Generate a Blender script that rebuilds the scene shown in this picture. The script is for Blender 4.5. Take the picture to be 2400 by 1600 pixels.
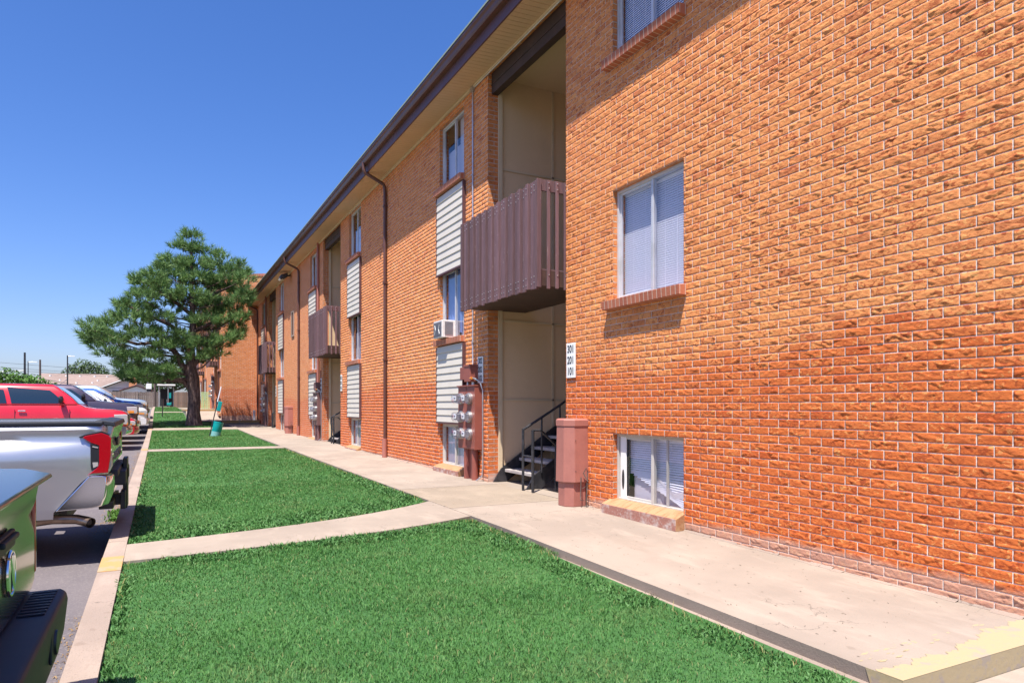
import bpy, bmesh, math, random
import numpy as np
from mathutils import Vector, Matrix

for o in list(bpy.data.objects): bpy.data.objects.remove(o)
sc = bpy.context.scene
COL = sc.collection
RND = random.Random(7)
R = math.radians

# ------------------------------------------------------------------ camera
CAMH = 1.19
cam_d = bpy.data.cameras.new("camera"); cam = bpy.data.objects.new("camera", cam_d); COL.objects.link(cam)
cam.location = (0, 0, CAMH); cam.rotation_euler = (R(90), 0, R(-27.36))
cam_d.lens = 24; cam_d.sensor_width = 36; cam_d.shift_y = 0.0629; cam_d.clip_start = 0.05; cam_d.clip_end = 3000
sc.camera = cam
# ------------------------------------------------------------------ world, sun, exposure
SUNDIR = Vector((1.0, 1.0, -3.32)).normalized()
w = bpy.data.worlds.new("World"); sc.world = w; w.use_nodes = True
nt = w.node_tree
sky = nt.nodes.new("ShaderNodeTexSky"); sky.sky_type = 'NISHITA'; sky.sun_disc = False
sky.sun_elevation = math.asin(-SUNDIR.z); sky.sun_rotation = math.atan2(-SUNDIR.x, -SUNDIR.y)
sky.air_density = 1.0; sky.dust_density = 1.6; sky.ozone_density = 2.0; sky.altitude = 300
tint = nt.nodes.new("ShaderNodeMix"); tint.data_type = 'RGBA'; tint.blend_type = 'MULTIPLY'; tint.inputs[0].default_value = 1.0; tint.inputs[7].default_value = (1.06, 1.07, 1.42, 1)
hs_ = nt.nodes.new("ShaderNodeHueSaturation"); hs_.inputs["Saturation"].default_value = 1.28; nt.links.new(sky.outputs[0], hs_.inputs["Color"]); nt.links.new(hs_.outputs[0], tint.inputs[6]); nt.links.new(tint.outputs[2], nt.nodes["Background"].inputs[0])
nt.nodes["Background"].inputs[1].default_value = 0.073
sl = bpy.data.lights.new("sun", 'SUN'); sl.energy = 5.0; sl.angle = R(0.5); sl.color = (1.0, 0.95, 0.86)
so = bpy.data.objects.new("sun", sl); COL.objects.link(so); so.location = (-20, -20, 60)
so.rotation_euler = (-SUNDIR).to_track_quat('Z', 'Y').to_euler()
vs = sc.view_settings; vs.view_transform = 'Standard'; vs.look = 'None'; vs.exposure = 0.98; vs.gamma = 1.0

# ------------------------------------------------------------------ materials
def lin(c):
    f = lambda v: (v/12.92 if v <= .04045 else ((v+.055)/1.055)**2.4)
    return (f(c[0]/255), f(c[1]/255), f(c[2]/255), 1)
def base(name, col, rough=.6, metal=0.0, **kw):
    m = bpy.data.materials.new(name); m.use_nodes = True
    b = m.node_tree.nodes["Principled BSDF"]
    b.inputs["Base Color"].default_value = col if len(col) == 4 else (*col, 1)
    b.inputs["Roughness"].default_value = rough; b.inputs["Metallic"].default_value = metal
    for k, v in kw.items(): b.inputs[k.replace('_', ' ')].default_value = v
    return m
class N:
    """small node helper"""
    def __init__(s, m): s.m = m; s.t = m.node_tree; s.b = s.t.nodes.get("Principled BSDF")
    def n(s, typ, **kw):
        nd = s.t.nodes.new("ShaderNode"+typ)
        for k, v in kw.items(): setattr(nd, k, v)
        return nd
    def l(s, a, b): s.t.links.new(a, b)
    def val(s, nd, i, v):
        if isinstance(v, (int, float, tuple, list)): nd.inputs[i].default_value = v
        else: s.l(v, nd.inputs[i])
    def math(s, op, a, b=None, c=None, clamp=False):
        nd = s.n("Math", operation=op); nd.use_clamp = clamp; s.val(nd, 0, a)
        if b is not None: s.val(nd, 1, b)
        if c is not None: s.val(nd, 2, c)
        return nd.outputs[0]
    def mix(s, f, a, b, bt='MIX'):
        nd = s.n("Mix", data_type='RGBA', blend_type=bt); s.val(nd, 0, f); s.val(nd, 6, a); s.val(nd, 7, b); return nd.outputs[2]
    def noise(s, vec, scale, detail=3, rough=.5, dist=0.0, out=0):
        nd = s.n("TexNoise"); nd.inputs["Scale"].default_value = scale; nd.inputs["Detail"].default_value = detail
        nd.inputs["Roughness"].default_value = rough; nd.inputs["Distortion"].default_value = dist
        if vec is not None: s.l(vec, nd.inputs["Vector"])
        return nd.outputs[out]
    def step(s, v, lo, hi):
        nd = s.n("MapRange", interpolation_type='SMOOTHSTEP'); s.val(nd, 0, v); nd.inputs[1].default_value = lo; nd.inputs[2].default_value = hi
        return nd.outputs[0]
    def coord(s, which="Object"): return s.n("TexCoord").outputs[which]
    def geo(s): return s.n("NewGeometry")
    def scale(s, v, sc_):
        nd = s.n("Mapping"); nd.inputs[3].default_value = sc_; s.l(v, nd.inputs[0]); return nd.outputs[0]
    def bump(s, h, dist=.01, strength=1.0):
        nd = s.n("Bump"); nd.inputs["Strength"].default_value = strength; nd.inputs["Distance"].default_value = dist
        s.l(h, nd.inputs["Height"]); s.l(nd.outputs[0], s.b.inputs["Normal"])
def worn(name, col, col2, rough=.6, sc1=3.0, amt=.6, metal=0, bump=0.0, lo=.45, hi=.65, fine=40, stretch=(1,1,1)):
    """paint/metal/wood with uneven wear"""
    m = base(name, col, rough, metal); n = N(m); p = n.scale(n.geo().outputs["Position"], stretch)
    f = n.math('MULTIPLY', n.step(n.noise(p, sc1, 5, .6), lo, hi), amt)
    f2 = n.math('MULTIPLY', n.step(n.noise(p, fine, 3, .6), .5, .75), amt*.6)
    c = n.mix(f, col, col2); c = n.mix(f2, c, col2); n.l(c, n.b.inputs["Base Color"])
    if bump: n.bump(n.noise(p, fine, 4, .6), bump, .6)
    return m

def brick_mat(name, zoff=0.0, deep=1.0):
    m = base(name, (.6, .25, .1, 1), .85); n = N(m)
    uv = n.n("UVMap", uv_map="UVMap").outputs[0]
    wob = n.noise(uv, 9, 2, .5, 0, out=1)
    v1 = n.n("VectorMath", operation='SUBTRACT'); n.l(wob, v1.inputs[0]); v1.inputs[1].default_value = (.5, .5, .5)
    v2 = n.n("VectorMath", operation='SCALE'); n.l(v1.outputs[0], v2.inputs[0]); v2.inputs[3].default_value = .006
    v3 = n.n("VectorMath", operation='ADD'); n.l(uv, v3.inputs[0]); n.l(v2.outputs[0], v3.inputs[1])
    bt = n.n("TexBrick"); n.l(v3.outputs[0], bt.inputs["Vector"])
    bt.inputs["Color1"].default_value = (0, 0, 0, 1); bt.inputs["Color2"].default_value = (1, 1, 1, 1); bt.inputs["Mortar"].default_value = (0, 0, 0, 1)
    bt.inputs["Scale"].default_value = 1; bt.inputs["Mortar Size"].default_value = .0046; bt.inputs["Mortar Smooth"].default_value = .25
    bt.inputs["Brick Width"].default_value = .2032; bt.inputs["Row Height"].default_value = .0677; bt.offset = .5
    sep = n.n("SeparateXYZ"); n.l(uv, sep.inputs[0])
    rnd = bt.outputs["Color"]; mask = bt.outputs["Fac"]
    rgb = n.n("SeparateColor"); n.l(rnd, rgb.inputs[0]); r = rgb.outputs[0]
    # brick tone
    ramp = n.n("ValToRGB"); n.l(r, ramp.inputs[0]); e = ramp.color_ramp.elements
    e[0].position = 0; e[0].color = (.64, .235, .075, 1); e[1].position = 1; e[1].color = (.60, .20, .065, 1)
    for p, c in ((.3, (.70, .275, .095, 1)), (.62, (.73, .31, .12, 1)), (.9, (.66, .25, .085, 1))):
        q = e.new(p); q.color = c
    up = ramp.outputs[0]
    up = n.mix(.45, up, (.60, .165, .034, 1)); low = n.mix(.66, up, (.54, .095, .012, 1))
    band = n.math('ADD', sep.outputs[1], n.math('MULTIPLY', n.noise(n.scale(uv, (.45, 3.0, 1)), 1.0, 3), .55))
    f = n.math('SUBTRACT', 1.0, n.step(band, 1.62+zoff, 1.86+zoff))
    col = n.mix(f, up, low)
    # burnt patches, then painted shade in the fold creases and light on their ridges
    pu = n.scale(uv, (1.0, 1.9, 1))
    pat = n.step(n.noise(pu, 10, 3, .55, .6), .54, .66)
    col = n.mix(n.math('MULTIPLY', pat, .62), col, (.36, .065, .014, 1))
    fold = n.noise(pu, 15, 2.5, .5, 2.6)
    cre = n.math('SUBTRACT', 1.0, n.step(n.math('ABSOLUTE', n.math('SUBTRACT', fold, .5)), .0, .022))
    few = n.step(n.noise(uv, 6, 2), .42, .56)
    cre = n.math('MULTIPLY', cre, few)
    col = n.mix(n.math('MULTIPLY', cre, .7), col, (.16, .035, .012, 1))
    rid = n.math('MULTIPLY', n.math('SUBTRACT', 1.0, n.step(n.math('ABSOLUTE', n.math('SUBTRACT', fold, .545)), .0, .02)), few)
    col = n.mix(n.math('MULTIPLY', rid, .55), col, (.92, .56, .27, 1))
    col = n.mix(n.math('MULTIPLY', n.step(n.noise(uv, 150, 2), .62, .72), .35), col, (.2, .05, .02, 1))
    mor = n.mix(n.step(n.noise(uv, 5, 4), .4, .62), (.62, .56, .50, 1), (.40, .33, .29, 1))
    col = n.mix(mask, col, mor)
    # mineral bloom along the lowest courses
    bl = n.math('ADD', sep.outputs[1], n.math('MULTIPLY', n.noise(n.scale(uv, (1, 2, 1)), 2.2, 5, .7), -.20))
    fb = n.math('MULTIPLY', n.math('SUBTRACT', 1.0, n.step(bl, .0+zoff, .075+zoff)), .62)
    col = n.mix(fb, col, (.52, .42, .37, 1))
    n.l(col, n.b.inputs["Base Color"])
    h = n.math('MULTIPLY', n.math('SUBTRACT', 1.0, mask), .8)
    h = n.math('ADD', h, n.math('MULTIPLY', fold, .9)); h = n.math('SUBTRACT', h, n.math('MULTIPLY', cre, .5))
    h = n.math('ADD', h, n.math('MULTIPLY', n.noise(uv, 70, 4, .6), .35)); h = n.math('ADD', h, n.math('MULTIPLY', r, .25))
    n.bump(h, .009, .9)
    return m

def concrete_mat(name, tone=(.312, .252, .204), rough_patch=0.0, joint=None):
    m = base(name, (*tone, 1), .9); n = N(m); p = n.geo().outputs["Position"]
    c1 = (*tone, 1); c2 = tuple(t*.82 for t in tone)+(1,); c3 = tuple(min(1, t*1.16) for t in tone)+(1,)
    col = n.mix(n.step(n.noise(p, .8, 5, .6), .35, .65), c1, c2)
    col = n.mix(n.math('MULTIPLY', n.step(n.noise(n.scale(p, (3, 1, 1)), 1.5, 6, .65), .5, .7), .6), col, c3)
    col = n.mix(n.math('MULTIPLY', n.step(n.noise(p, 90, 3, .6), .58, .72), .25+rough_patch*.5), col, tuple(t*.5 for t in tone)+(1,))
    col = n.mix(n.math('MULTIPLY', n.step(n.noise(p, 22, 5, .7), .62, .74), .22+rough_patch*.3), col, (tone[0]*.75, tone[1]*.6, tone[2]*.5, 1))
    col = n.mix(n.math('MULTIPLY', n.step(n.noise(n.scale(p, (1.2, .35, 1)), 1.9, 6, .7), .56, .70), .30), col, (tone[0]*.72, tone[1]*.68, tone[2]*.64, 1))
    col = n.mix(n.math('MULTIPLY', n.step(n.noise(p, 7, 2, .4), .70, .73), .30), col, (tone[0]*.5, tone[1]*.45, tone[2]*.4, 1))
    vor = n.n("TexVoronoi", feature='DISTANCE_TO_EDGE'); vor.inputs["Scale"].default_value = .55
    wv = n.noise(p, 2.5, 5, .6, 0, out=1); ad = n.n("VectorMath", operation='ADD'); n.l(p, ad.inputs[0]); n.l(wv, ad.inputs[1]); n.l(ad.outputs[0], vor.inputs["Vector"])
    ck = n.math('MULTIPLY', n.math('SUBTRACT', 1.0, n.step(vor.outputs[0], .0, .005)), n.step(n.noise(p, .7, 2), .44, .54))
    col = n.mix(n.math('MULTIPLY', ck, .65), col, tuple(t*.35 for t in tone)+(1,))
    n.l(col, n.b.inputs["Base Color"])
    n.bump(n.math('ADD', n.noise(p, 60, 6, .7), n.math('MULTIPLY', n.noise(p, 200, 2), .5)), .004+.008*rough_patch, .5)
    return m

M = {}
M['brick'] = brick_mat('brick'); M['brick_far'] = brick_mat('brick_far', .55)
def relief_mat():
    m = base('brick_relief', (.6, .25, .1, 1), .85); n = N(m); p = n.geo().outputs["Position"]; r = n.geo().outputs["Random Per Island"]
    sep = n.n("SeparateXYZ"); n.l(p, sep.inputs[0])
    ramp = n.n("ValToRGB"); n.l(r, ramp.inputs[0]); e = ramp.color_ramp.elements
    e[0].position = 0; e[0].color = (.60, .180, .036, 1); e[1].position = 1; e[1].color = (.42, .085, .016, 1)
    for q_, c in ((.3, (.70, .238, .062, 1)), (.62, (.66, .205, .050, 1)), (.95, (.56, .150, .030, 1)), (.98, (.42, .085, .016, 1))): q = e.new(q_); q.color = c
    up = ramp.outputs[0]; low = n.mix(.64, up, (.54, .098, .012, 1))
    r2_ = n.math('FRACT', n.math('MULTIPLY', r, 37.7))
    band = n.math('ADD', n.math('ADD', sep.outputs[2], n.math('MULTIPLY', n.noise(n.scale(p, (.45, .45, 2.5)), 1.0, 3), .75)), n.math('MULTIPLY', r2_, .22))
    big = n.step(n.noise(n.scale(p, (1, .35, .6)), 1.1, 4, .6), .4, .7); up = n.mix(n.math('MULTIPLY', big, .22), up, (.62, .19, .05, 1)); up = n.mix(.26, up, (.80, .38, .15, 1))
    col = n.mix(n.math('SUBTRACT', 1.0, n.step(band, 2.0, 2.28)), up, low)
    q = n.scale(p, (1, 1, 1.7)); off = n.n("VectorMath", operation='ADD'); n.l(q, off.inputs[0]); cb = n.n("CombineXYZ"); n.l(n.math('MULTIPLY', r, 50.0), cb.inputs[0]); n.l(cb.outputs[0], off.inputs[1]); q = off.outputs[0]
    pat = n.step(n.noise(q, 16, 4, .6, 1.6), .51, .58)
    col = n.mix(n.math('MULTIPLY', pat, n.math('MULTIPLY_ADD', r2_, .5, .38)), col, (.30, .045, .006, 1))
    pale = n.step(n.noise(q, 19, 3, .6, 1.2), .58, .68); col = n.mix(n.math('MULTIPLY', pale, .5), col, (.86, .46, .15, 1))
    col = n.mix(n.math('MULTIPLY', n.step(n.noise(p, 170, 2), .63, .72), .4), col, (.2, .05, .02, 1))
    bl = n.math('SUBTRACT', sep.outputs[2], n.math('MULTIPLY', n.noise(n.scale(p, (1, 1, 2)), 2.6, 5, .7), .16))
    col = n.mix(n.math('MULTIPLY', n.math('SUBTRACT', 1.0, n.step(bl, -.02, .05)), .55), col, (.44, .34, .27, 1))
    n.l(col, n.b.inputs["Base Color"]); n.bump(n.math('ADD', n.noise(q, 60, 4, .65, .5), n.math('MULTIPLY', n.noise(p, 220, 2), .5)), .0045, .7); return m
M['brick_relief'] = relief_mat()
M['mortar'] = worn('mortar', (.72, .64, .58, 1), (.42, .34, .30, 1), .95, 6, .8, bump=.004, fine=120)
def rowlock_mat():
    m = base('rowlock_brick', (.4, .12, .06, 1), .8); n = N(m); uv = n.n("UVMap", uv_map="UVMap").outputs[0]
    bt = n.n("TexBrick"); n.l(uv, bt.inputs["Vector"]); bt.offset = 0
    bt.inputs["Color1"].default_value = (.44, .13, .06, 1); bt.inputs["Color2"].default_value = (.30, .07, .035, 1); bt.inputs["Mortar"].default_value = (.62, .52, .42, 1)
    bt.inputs["Scale"].default_value = 1; bt.inputs["Mortar Size"].default_value = .0045; bt.inputs["Brick Width"].default_value = .069; bt.inputs["Row Height"].default_value = 8.0
    col = n.mix(n.math('MULTIPLY', n.noise(uv, 40, 4), .5), bt.outputs[0], (.5, .2, .12, 1)); n.l(col, n.b.inputs["Base Color"])
    n.bump(n.math('ADD', n.math('MULTIPLY', bt.outputs["Fac"], -1.0), n.math('MULTIPLY', n.noise(uv, 60, 4), .4)), .006, .8)
    return m
M['rowlock'] = rowlock_mat()
M['tan_sill'] = worn('tan_sill', (.38, .225, .115, 1), (.30, .125, .05, 1), .85, 5, .8, bump=.006, stretch=(1, 4, 1))
M['chipped_sill'] = worn('chipped_sill', (.34, .15, .11, 1), (.5, .42, .38, 1), .9, 9, .8, bump=.01)
M['walk'] = concrete_mat('walk'); M['walk_rough'] = concrete_mat('walk_rough', (.31, .245, .185), 1.0)
M['walk_side'] = concrete_mat('walk_side', (.25, .20, .165), .5)
M['curb'] = concrete_mat('curb', (.32, .245, .20), .9)
M['yellow'] = worn('yellow_paint', (.40, .24, .09, 1), (.33, .25, .17, 1), .8, 7, .8, lo=.5, hi=.6, bump=.003)
M['pale_yellow'] = worn('pale_yellow_paint', (.36, .285, .165, 1), (.31, .255, .20, 1), .8, 9, .9, lo=.55, hi=.62, bump=.003)
M['vinyl'] = worn('vinyl', (.58, .53, .46, 1), (.48, .43, .37, 1), .5, 2, .3)
M['alu'] = worn('aluminium', (.62, .61, .62, 1), (.42, .40, .38, 1), .38, 3, .5, metal=.35)
M['whiteframe'] = worn('frame_paint', (.50, .47, .43, 1), (.38, .34, .30, 1), .5, 4, .5)
M['blind'] = base('blind', (.86, .84, .90, 1), .55)
M['curtain'] = base('curtain', (.18, .25, .50, 1), .9)
M['grey_sheet'] = base('grey_sheet', (.58, .56, .62, 1), .8)
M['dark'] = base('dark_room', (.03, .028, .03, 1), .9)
M['soffit'] = worn('soffit', (.60, .40, .235, 1), (.52, .34, .2, 1), .6, 1.2, .5)
M['gap'] = base('soffit_gap', (.05, .03, .02, 1), .9)
M['brown'] = worn('brown_metal', (.095, .036, .026, 1), (.13, .06, .048, 1), .42, 1.5, .6)
M['fascia'] = worn('fascia', (.095, .040, .042, 1), (.13, .06, .06, 1), .5, 1.5, .5)
M['drip'] = base('drip_edge', (.22, .27, .22, 1), .5)
M['beam'] = worn('beam', (.045, .022, .016, 1), (.08, .04, .03, 1), .7, 3, .5)
M['roof'] = worn('roofing', (.16, .13, .12, 1), (.22, .19, .17, 1), .95, 2, .6, bump=.01)
M['panel'] = worn('beige_panel', (.74, .53, .33, 1), (.64, .45, .27, 1), .75, 1.0, .5)
M['panel_trim'] = worn('beige_trim', (.64, .50, .33, 1), (.54, .41, .27, 1), .7, 3, .5)
def wood_mat(name, c1, c2, c3, axis_scale=(18, 18, 1.2)):
    m = base(name, c1, .8); n = N(m); p = n.geo().outputs["Position"]; isl = n.geo().outputs["Random Per Island"]
    g = n.noise(n.scale(p, axis_scale), 3, 5, .6)
    col = n.mix(n.step(g, .3, .7), c1, c2); col = n.mix(n.math('MULTIPLY', n.step(n.noise(n.scale(p, (30, 30, 4)), 2, 4, .7), .64, .72), .7), col, c3)
    br = n.math('MULTIPLY_ADD', isl, .5, .75); cc = n.n("VectorMath", operation='SCALE'); n.l(col, cc.inputs[0]); n.l(br, cc.inputs[3])
    n.l(cc.outputs[0], n.b.inputs["Base Color"]); n.bump(g, .006, .6); return m
M['slat'] = wood_mat('balcony_wood', (.145, .078, .088, 1), (.105, .055, .062, 1), (.42, .33, .30, 1))
M['fence'] = wood_mat('fence_wood', (.20, .155, .135, 1), (.14, .10, .088, 1), (.3, .25, .22, 1))
M['fence_red'] = wood_mat('fence_wood_brown', (.22, .135, .10, 1), (.15, .09, .07, 1), (.3, .22, .18, 1))
M['polewood'] = wood_mat('pole_wood', (.11, .08, .07, 1), (.07, .05, .045, 1), (.2, .16, .14, 1))
M['rust'] = worn('meter_paint', (.27, .078, .055, 1), (.21, .06, .045, 1), .5, 4, .6)
M['brownbox'] = worn('meter_brown_paint', (.17, .085, .08, 1), (.12, .06, .055, 1), .5, 4, .6)
M['pink'] = worn('cover_paint', (.35, .135, .105, 1), (.26, .095, .075, 1), .55, 2.2, .7, lo=.4, hi=.7)
M['steel'] = worn('galvanised', (.55, .54, .55, 1), (.36, .34, .33, 1), .35, 6, .5, metal=.8)
M['chrome'] = base('chrome', (.72, .72, .74, 1), .10, 1.0)
M['black'] = worn('black_metal', (.02, .02, .024, 1), (.06, .055, .06, 1), .45, 8, .6)
M['plastic'] = worn('black_plastic', (.018, .02, .03, 1), (.03, .032, .04, 1), .55, 8, .4)
M['tread'] = worn('stair_tread', (.40, .36, .34, 1), (.26, .23, .22, 1), .8, 4, .6)
M['sign'] = worn('sign_plate', (.80, .80, .78, 1), (.62, .62, .6, 1), .45, 6, .4)
M['ink'] = base('sign_ink', (.012, .014, .02, 1), .5)
M['ac'] = worn('ac_housing', (.72, .68, .66, 1), (.5, .46, .42, 1), .5, 6, .5)
M['ac_dark'] = base('ac_grille', (.20, .19, .21, 1), .6)
M['teal'] = worn('teal_plastic', (.0, .27, .27, 1), (.0, .19, .2, 1), .4, 3, .5)
M['teal_pale'] = worn('teal_faded', (.17, .36, .36, 1), (.12, .3, .3, 1), .5, 3, .5)
M['lattice'] = base('green_lattice', (.42, .60, .30, 1), .5)
M['pvc'] = base('white_pipe', (.66, .66, .70, 1), .45)
M['tyre'] = worn('tyre', (.022, .021, .022, 1), (.05, .045, .04, 1), .85, 8, .5)
M['rim'] = base('rim', (.45, .46, .48, 1), .3, .8)
M['trimblack'] = base('trim_black', (.015, .015, .018, 1), .35)
M['lens_red'] = base('lens_red', (.33, .004, .010, 1), .10, Coat_Weight=.6)
M['lens_clear'] = base('lens_clear', (.55, .52, .50, 1), .08, .3, Coat_Weight=1.0)
M['lens_amber'] = base('lens_amber', (.75, .26, .03, 1), .15, Coat_Weight=.8)
M['handle'] = base('handle_chrome', (.6, .6, .62, 1), .2, .9)
def paint(name, c, metal=.0, flake=.0, rough=.35):
    m = base(name, c, rough, metal, Coat_Weight=1.0, Coat_Roughness=.03); n = N(m); p = n.geo().outputs["Position"]
    d = n.step(n.noise(p, 1.3, 4, .6), .35, .75); n.l(n.mix(n.math('MULTIPLY', d, .18), c, tuple(min(1, x*1.3+.03) for x in c[:3])+(1,)), n.b.inputs["Base Color"])
    return m
M['p_silver'] = paint('paint_silver', (.47, .48, .51, 1), .75, rough=.34)
M['p_black'] = paint('paint_black', (.045, .040, .028, 1), .5, rough=.25)
M['p_black'].node_tree.nodes['Principled BSDF'].inputs['Coat Roughness'].default_value = .09; M['p_black'].node_tree.nodes['Principled BSDF'].inputs['Coat Weight'].default_value = .6
M['p_red'] = paint('paint_red', (.58, .006, .018, 1), .05)
M['p_red2'] = paint('paint_dark_red', (.45, .008, .02, 1), .05)
M['p_purple'] = paint('paint_dark_grey', (.075, .058, .085, 1), .5)
M['p_white'] = paint('paint_white', (.72, .70, .72, 1), .1)
M['p_blue'] = paint('paint_blue', (.01, .075, .42, 1), .3)
M['p_bluegrey'] = paint('paint_blue_grey', (.36, .45, .58, 1), .5)
def carglass():
    m = base('car_glass', (.008, .02, .03, 1), .03, Coat_Weight=1.0, Specular_IOR_Level=.7); return m
M['carglass'] = carglass()
def glass():
    m = bpy.data.materials.new('window_glass'); m.use_nodes = True; t = m.node_tree; t.nodes.clear()
    o = t.nodes.new("ShaderNodeOutputMaterial"); mx = t.nodes.new("ShaderNodeMixShader"); tr = t.nodes.new("ShaderNodeBsdfTransparent"); gl = t.nodes.new("ShaderNodeBsdfGlossy")
    fr = t.nodes.new("ShaderNodeLayerWeight"); fr.inputs[0].default_value = .5; pw = t.nodes.new("ShaderNodeMath"); pw.operation = 'POWER'; pw.inputs[1].default_value = 3.0; t.links.new(fr.outputs[1], pw.inputs[0]); gl.inputs["Roughness"].default_value = .01; tr.inputs[0].default_value = (.95, .95, .98, 1)
    ad = t.nodes.new("ShaderNodeMath"); ad.operation = 'MULTIPLY_ADD'; ad.inputs[1].default_value = .75; ad.inputs[2].default_value = .07; t.links.new(pw.outputs[0], ad.inputs[0])
    t.links.new(ad.outputs[0], mx.inputs[0]); t.links.new(tr.outputs[0], mx.inputs[1]); t.links.new(gl.outputs[0], mx.inputs[2]); t.links.new(mx.outputs[0], o.inputs[0]); return m
M['glass'] = glass()
def leaf_mat(name, c1, c2, c3, big=.8, trans=.15):
    m = base(name, c1, .6); n = N(m); p = n.geo().outputs["Position"]; isl = n.geo().outputs["Random Per Island"]
    col = n.mix(isl, c1, c2); col = n.mix(n.math('MULTIPLY', n.step(n.noise(p, big, 3), .45, .7), .6), col, c3)
    if name == 'grass_blades':
        col = n.mix(n.math('MULTIPLY', n.step(n.noise(p, 1.7, 5, .65), .50, .68), .55), col, (.15, .22, .075, 1)); col = n.mix(n.math('MULTIPLY', n.step(n.noise(p, 3.1, 4, .6), .56, .66), .5), col, (.022, .10, .018, 1))
        col = n.mix(n.step(n.math('FRACT', n.math('MULTIPLY', isl, 91.3)), .955, .965), col, (.24, .25, .10, 1))
    n.l(col, n.b.inputs["Base Color"])
    n.b.inputs["Specular IOR Level"].default_value = .3
    tl = n.n("BsdfTranslucent"); n.l(col, tl.inputs[0]); mx = n.n("MixShader"); mx.inputs[0].default_value = trans
    out = m.node_tree.nodes["Material Output"]; n.l(n.b.outputs[0], mx.inputs[1]); n.l(tl.outputs[0], mx.inputs[2]); n.l(mx.outputs[0], out.inputs[0]); return m
M['needle'] = leaf_mat('pine_needles', (.055, .145, .035, 1), (.22, .33, .11, 1), (.035, .09, .022, 1), 1.8, .22)
M['grass'] = leaf_mat('grass_blades', (.038, .152, .028, 1), (.115, .245, .066, 1), (.066, .175, .038, 1), .8, .28)
M['clover'] = leaf_mat('clover_leaves', (.045, .145, .03, 1), (.11, .23, .07, 1), (.03, .11, .025, 1), 2.0, .15)
M['litterleaf'] = leaf_mat('dead_leaves', (.20, .11, .05, 1), (.30, .20, .09, 1), (.12, .07, .04, 1), 2.0, .1)
M['drygrass'] = leaf_mat('dry_grass', (.32, .26, .10, 1), (.20, .22, .06, 1), (.38, .26, .14, 1), 2.0, .2)
M['leaf_mid'] = leaf_mat('leaves_mid', (.045, .12, .015, 1), (.10, .21, .03, 1), (.03, .08, .015, 1), .5)
M['leaf_dark'] = leaf_mat('leaves_dark', (.045, .08, .025, 1), (.085, .13, .045, 1), (.03, .055, .02, 1), .4)
M['leaf_yellow'] = leaf_mat('leaves_yellow', (.16, .25, .02, 1), (.28, .36, .05, 1), (.1, .18, .02, 1), .6)
def bark_mat():
    m = base('bark', (.10, .06, .055, 1), .95); n = N(m); p = n.geo().outputs["Position"]; q = n.scale(p, (9, 9, 2.2))
    g = n.noise(q, 1.6, 6, .65, .5); col = n.mix(n.step(g, .35, .65), (.055, .032, .03, 1), (.19, .125, .115, 1)); n.l(col, n.b.inputs["Base Color"]); n.bump(g, .05, 1.0); return m
M['bark'] = bark_mat()
def ground_mat(name, c1, c2, c3, s1=.9, s2=25, bump=.01):
    m = base(name, c1, .95); n = N(m); p = n.geo().outputs["Position"]
    col = n.mix(n.step(n.noise(p, s1, 5, .6), .38, .66), c1, c2); col = n.mix(n.step(n.noise(p, s2, 5, .7), .5, .68), col, c3); n.l(col, n.b.inputs["Base Color"])
    n.bump(n.noise(p, s2*2, 5, .7), bump, .7); return m
M['lawnbase'] = ground_mat('lawn_soil', (.035, .12, .026, 1), (.05, .15, .034, 1), (.026, .075, .02, 1), .7, 40, .02)
M['asphalt'] = ground_mat('asphalt', (.105, .09, .098, 1), (.135, .115, .12, 1), (.19, .165, .16, 1), .6, 55, .006)
M['earth'] = ground_mat('earth', (.20, .17, .12, 1), (.10, .14, .05, 1), (.26, .22, .16, 1), .2, 4, .02)
M['litter'] = ground_mat('gutter_soil', (.16, .12, .085, 1), (.10, .085, .07, 1), (.24, .18, .11, 1), 3, 30, .015)
M['shingle'] = ground_mat('shingles', (.24, .175, .15, 1), (.20, .145, .125, 1), (.27, .2, .18, 1), .3, 3, .01)
M['stucco'] = base('pale_siding', (.52, .50, .55, 1), .8)
M['white'] = base('white_trim', (.75, .73, .70, 1), .6)

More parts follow.
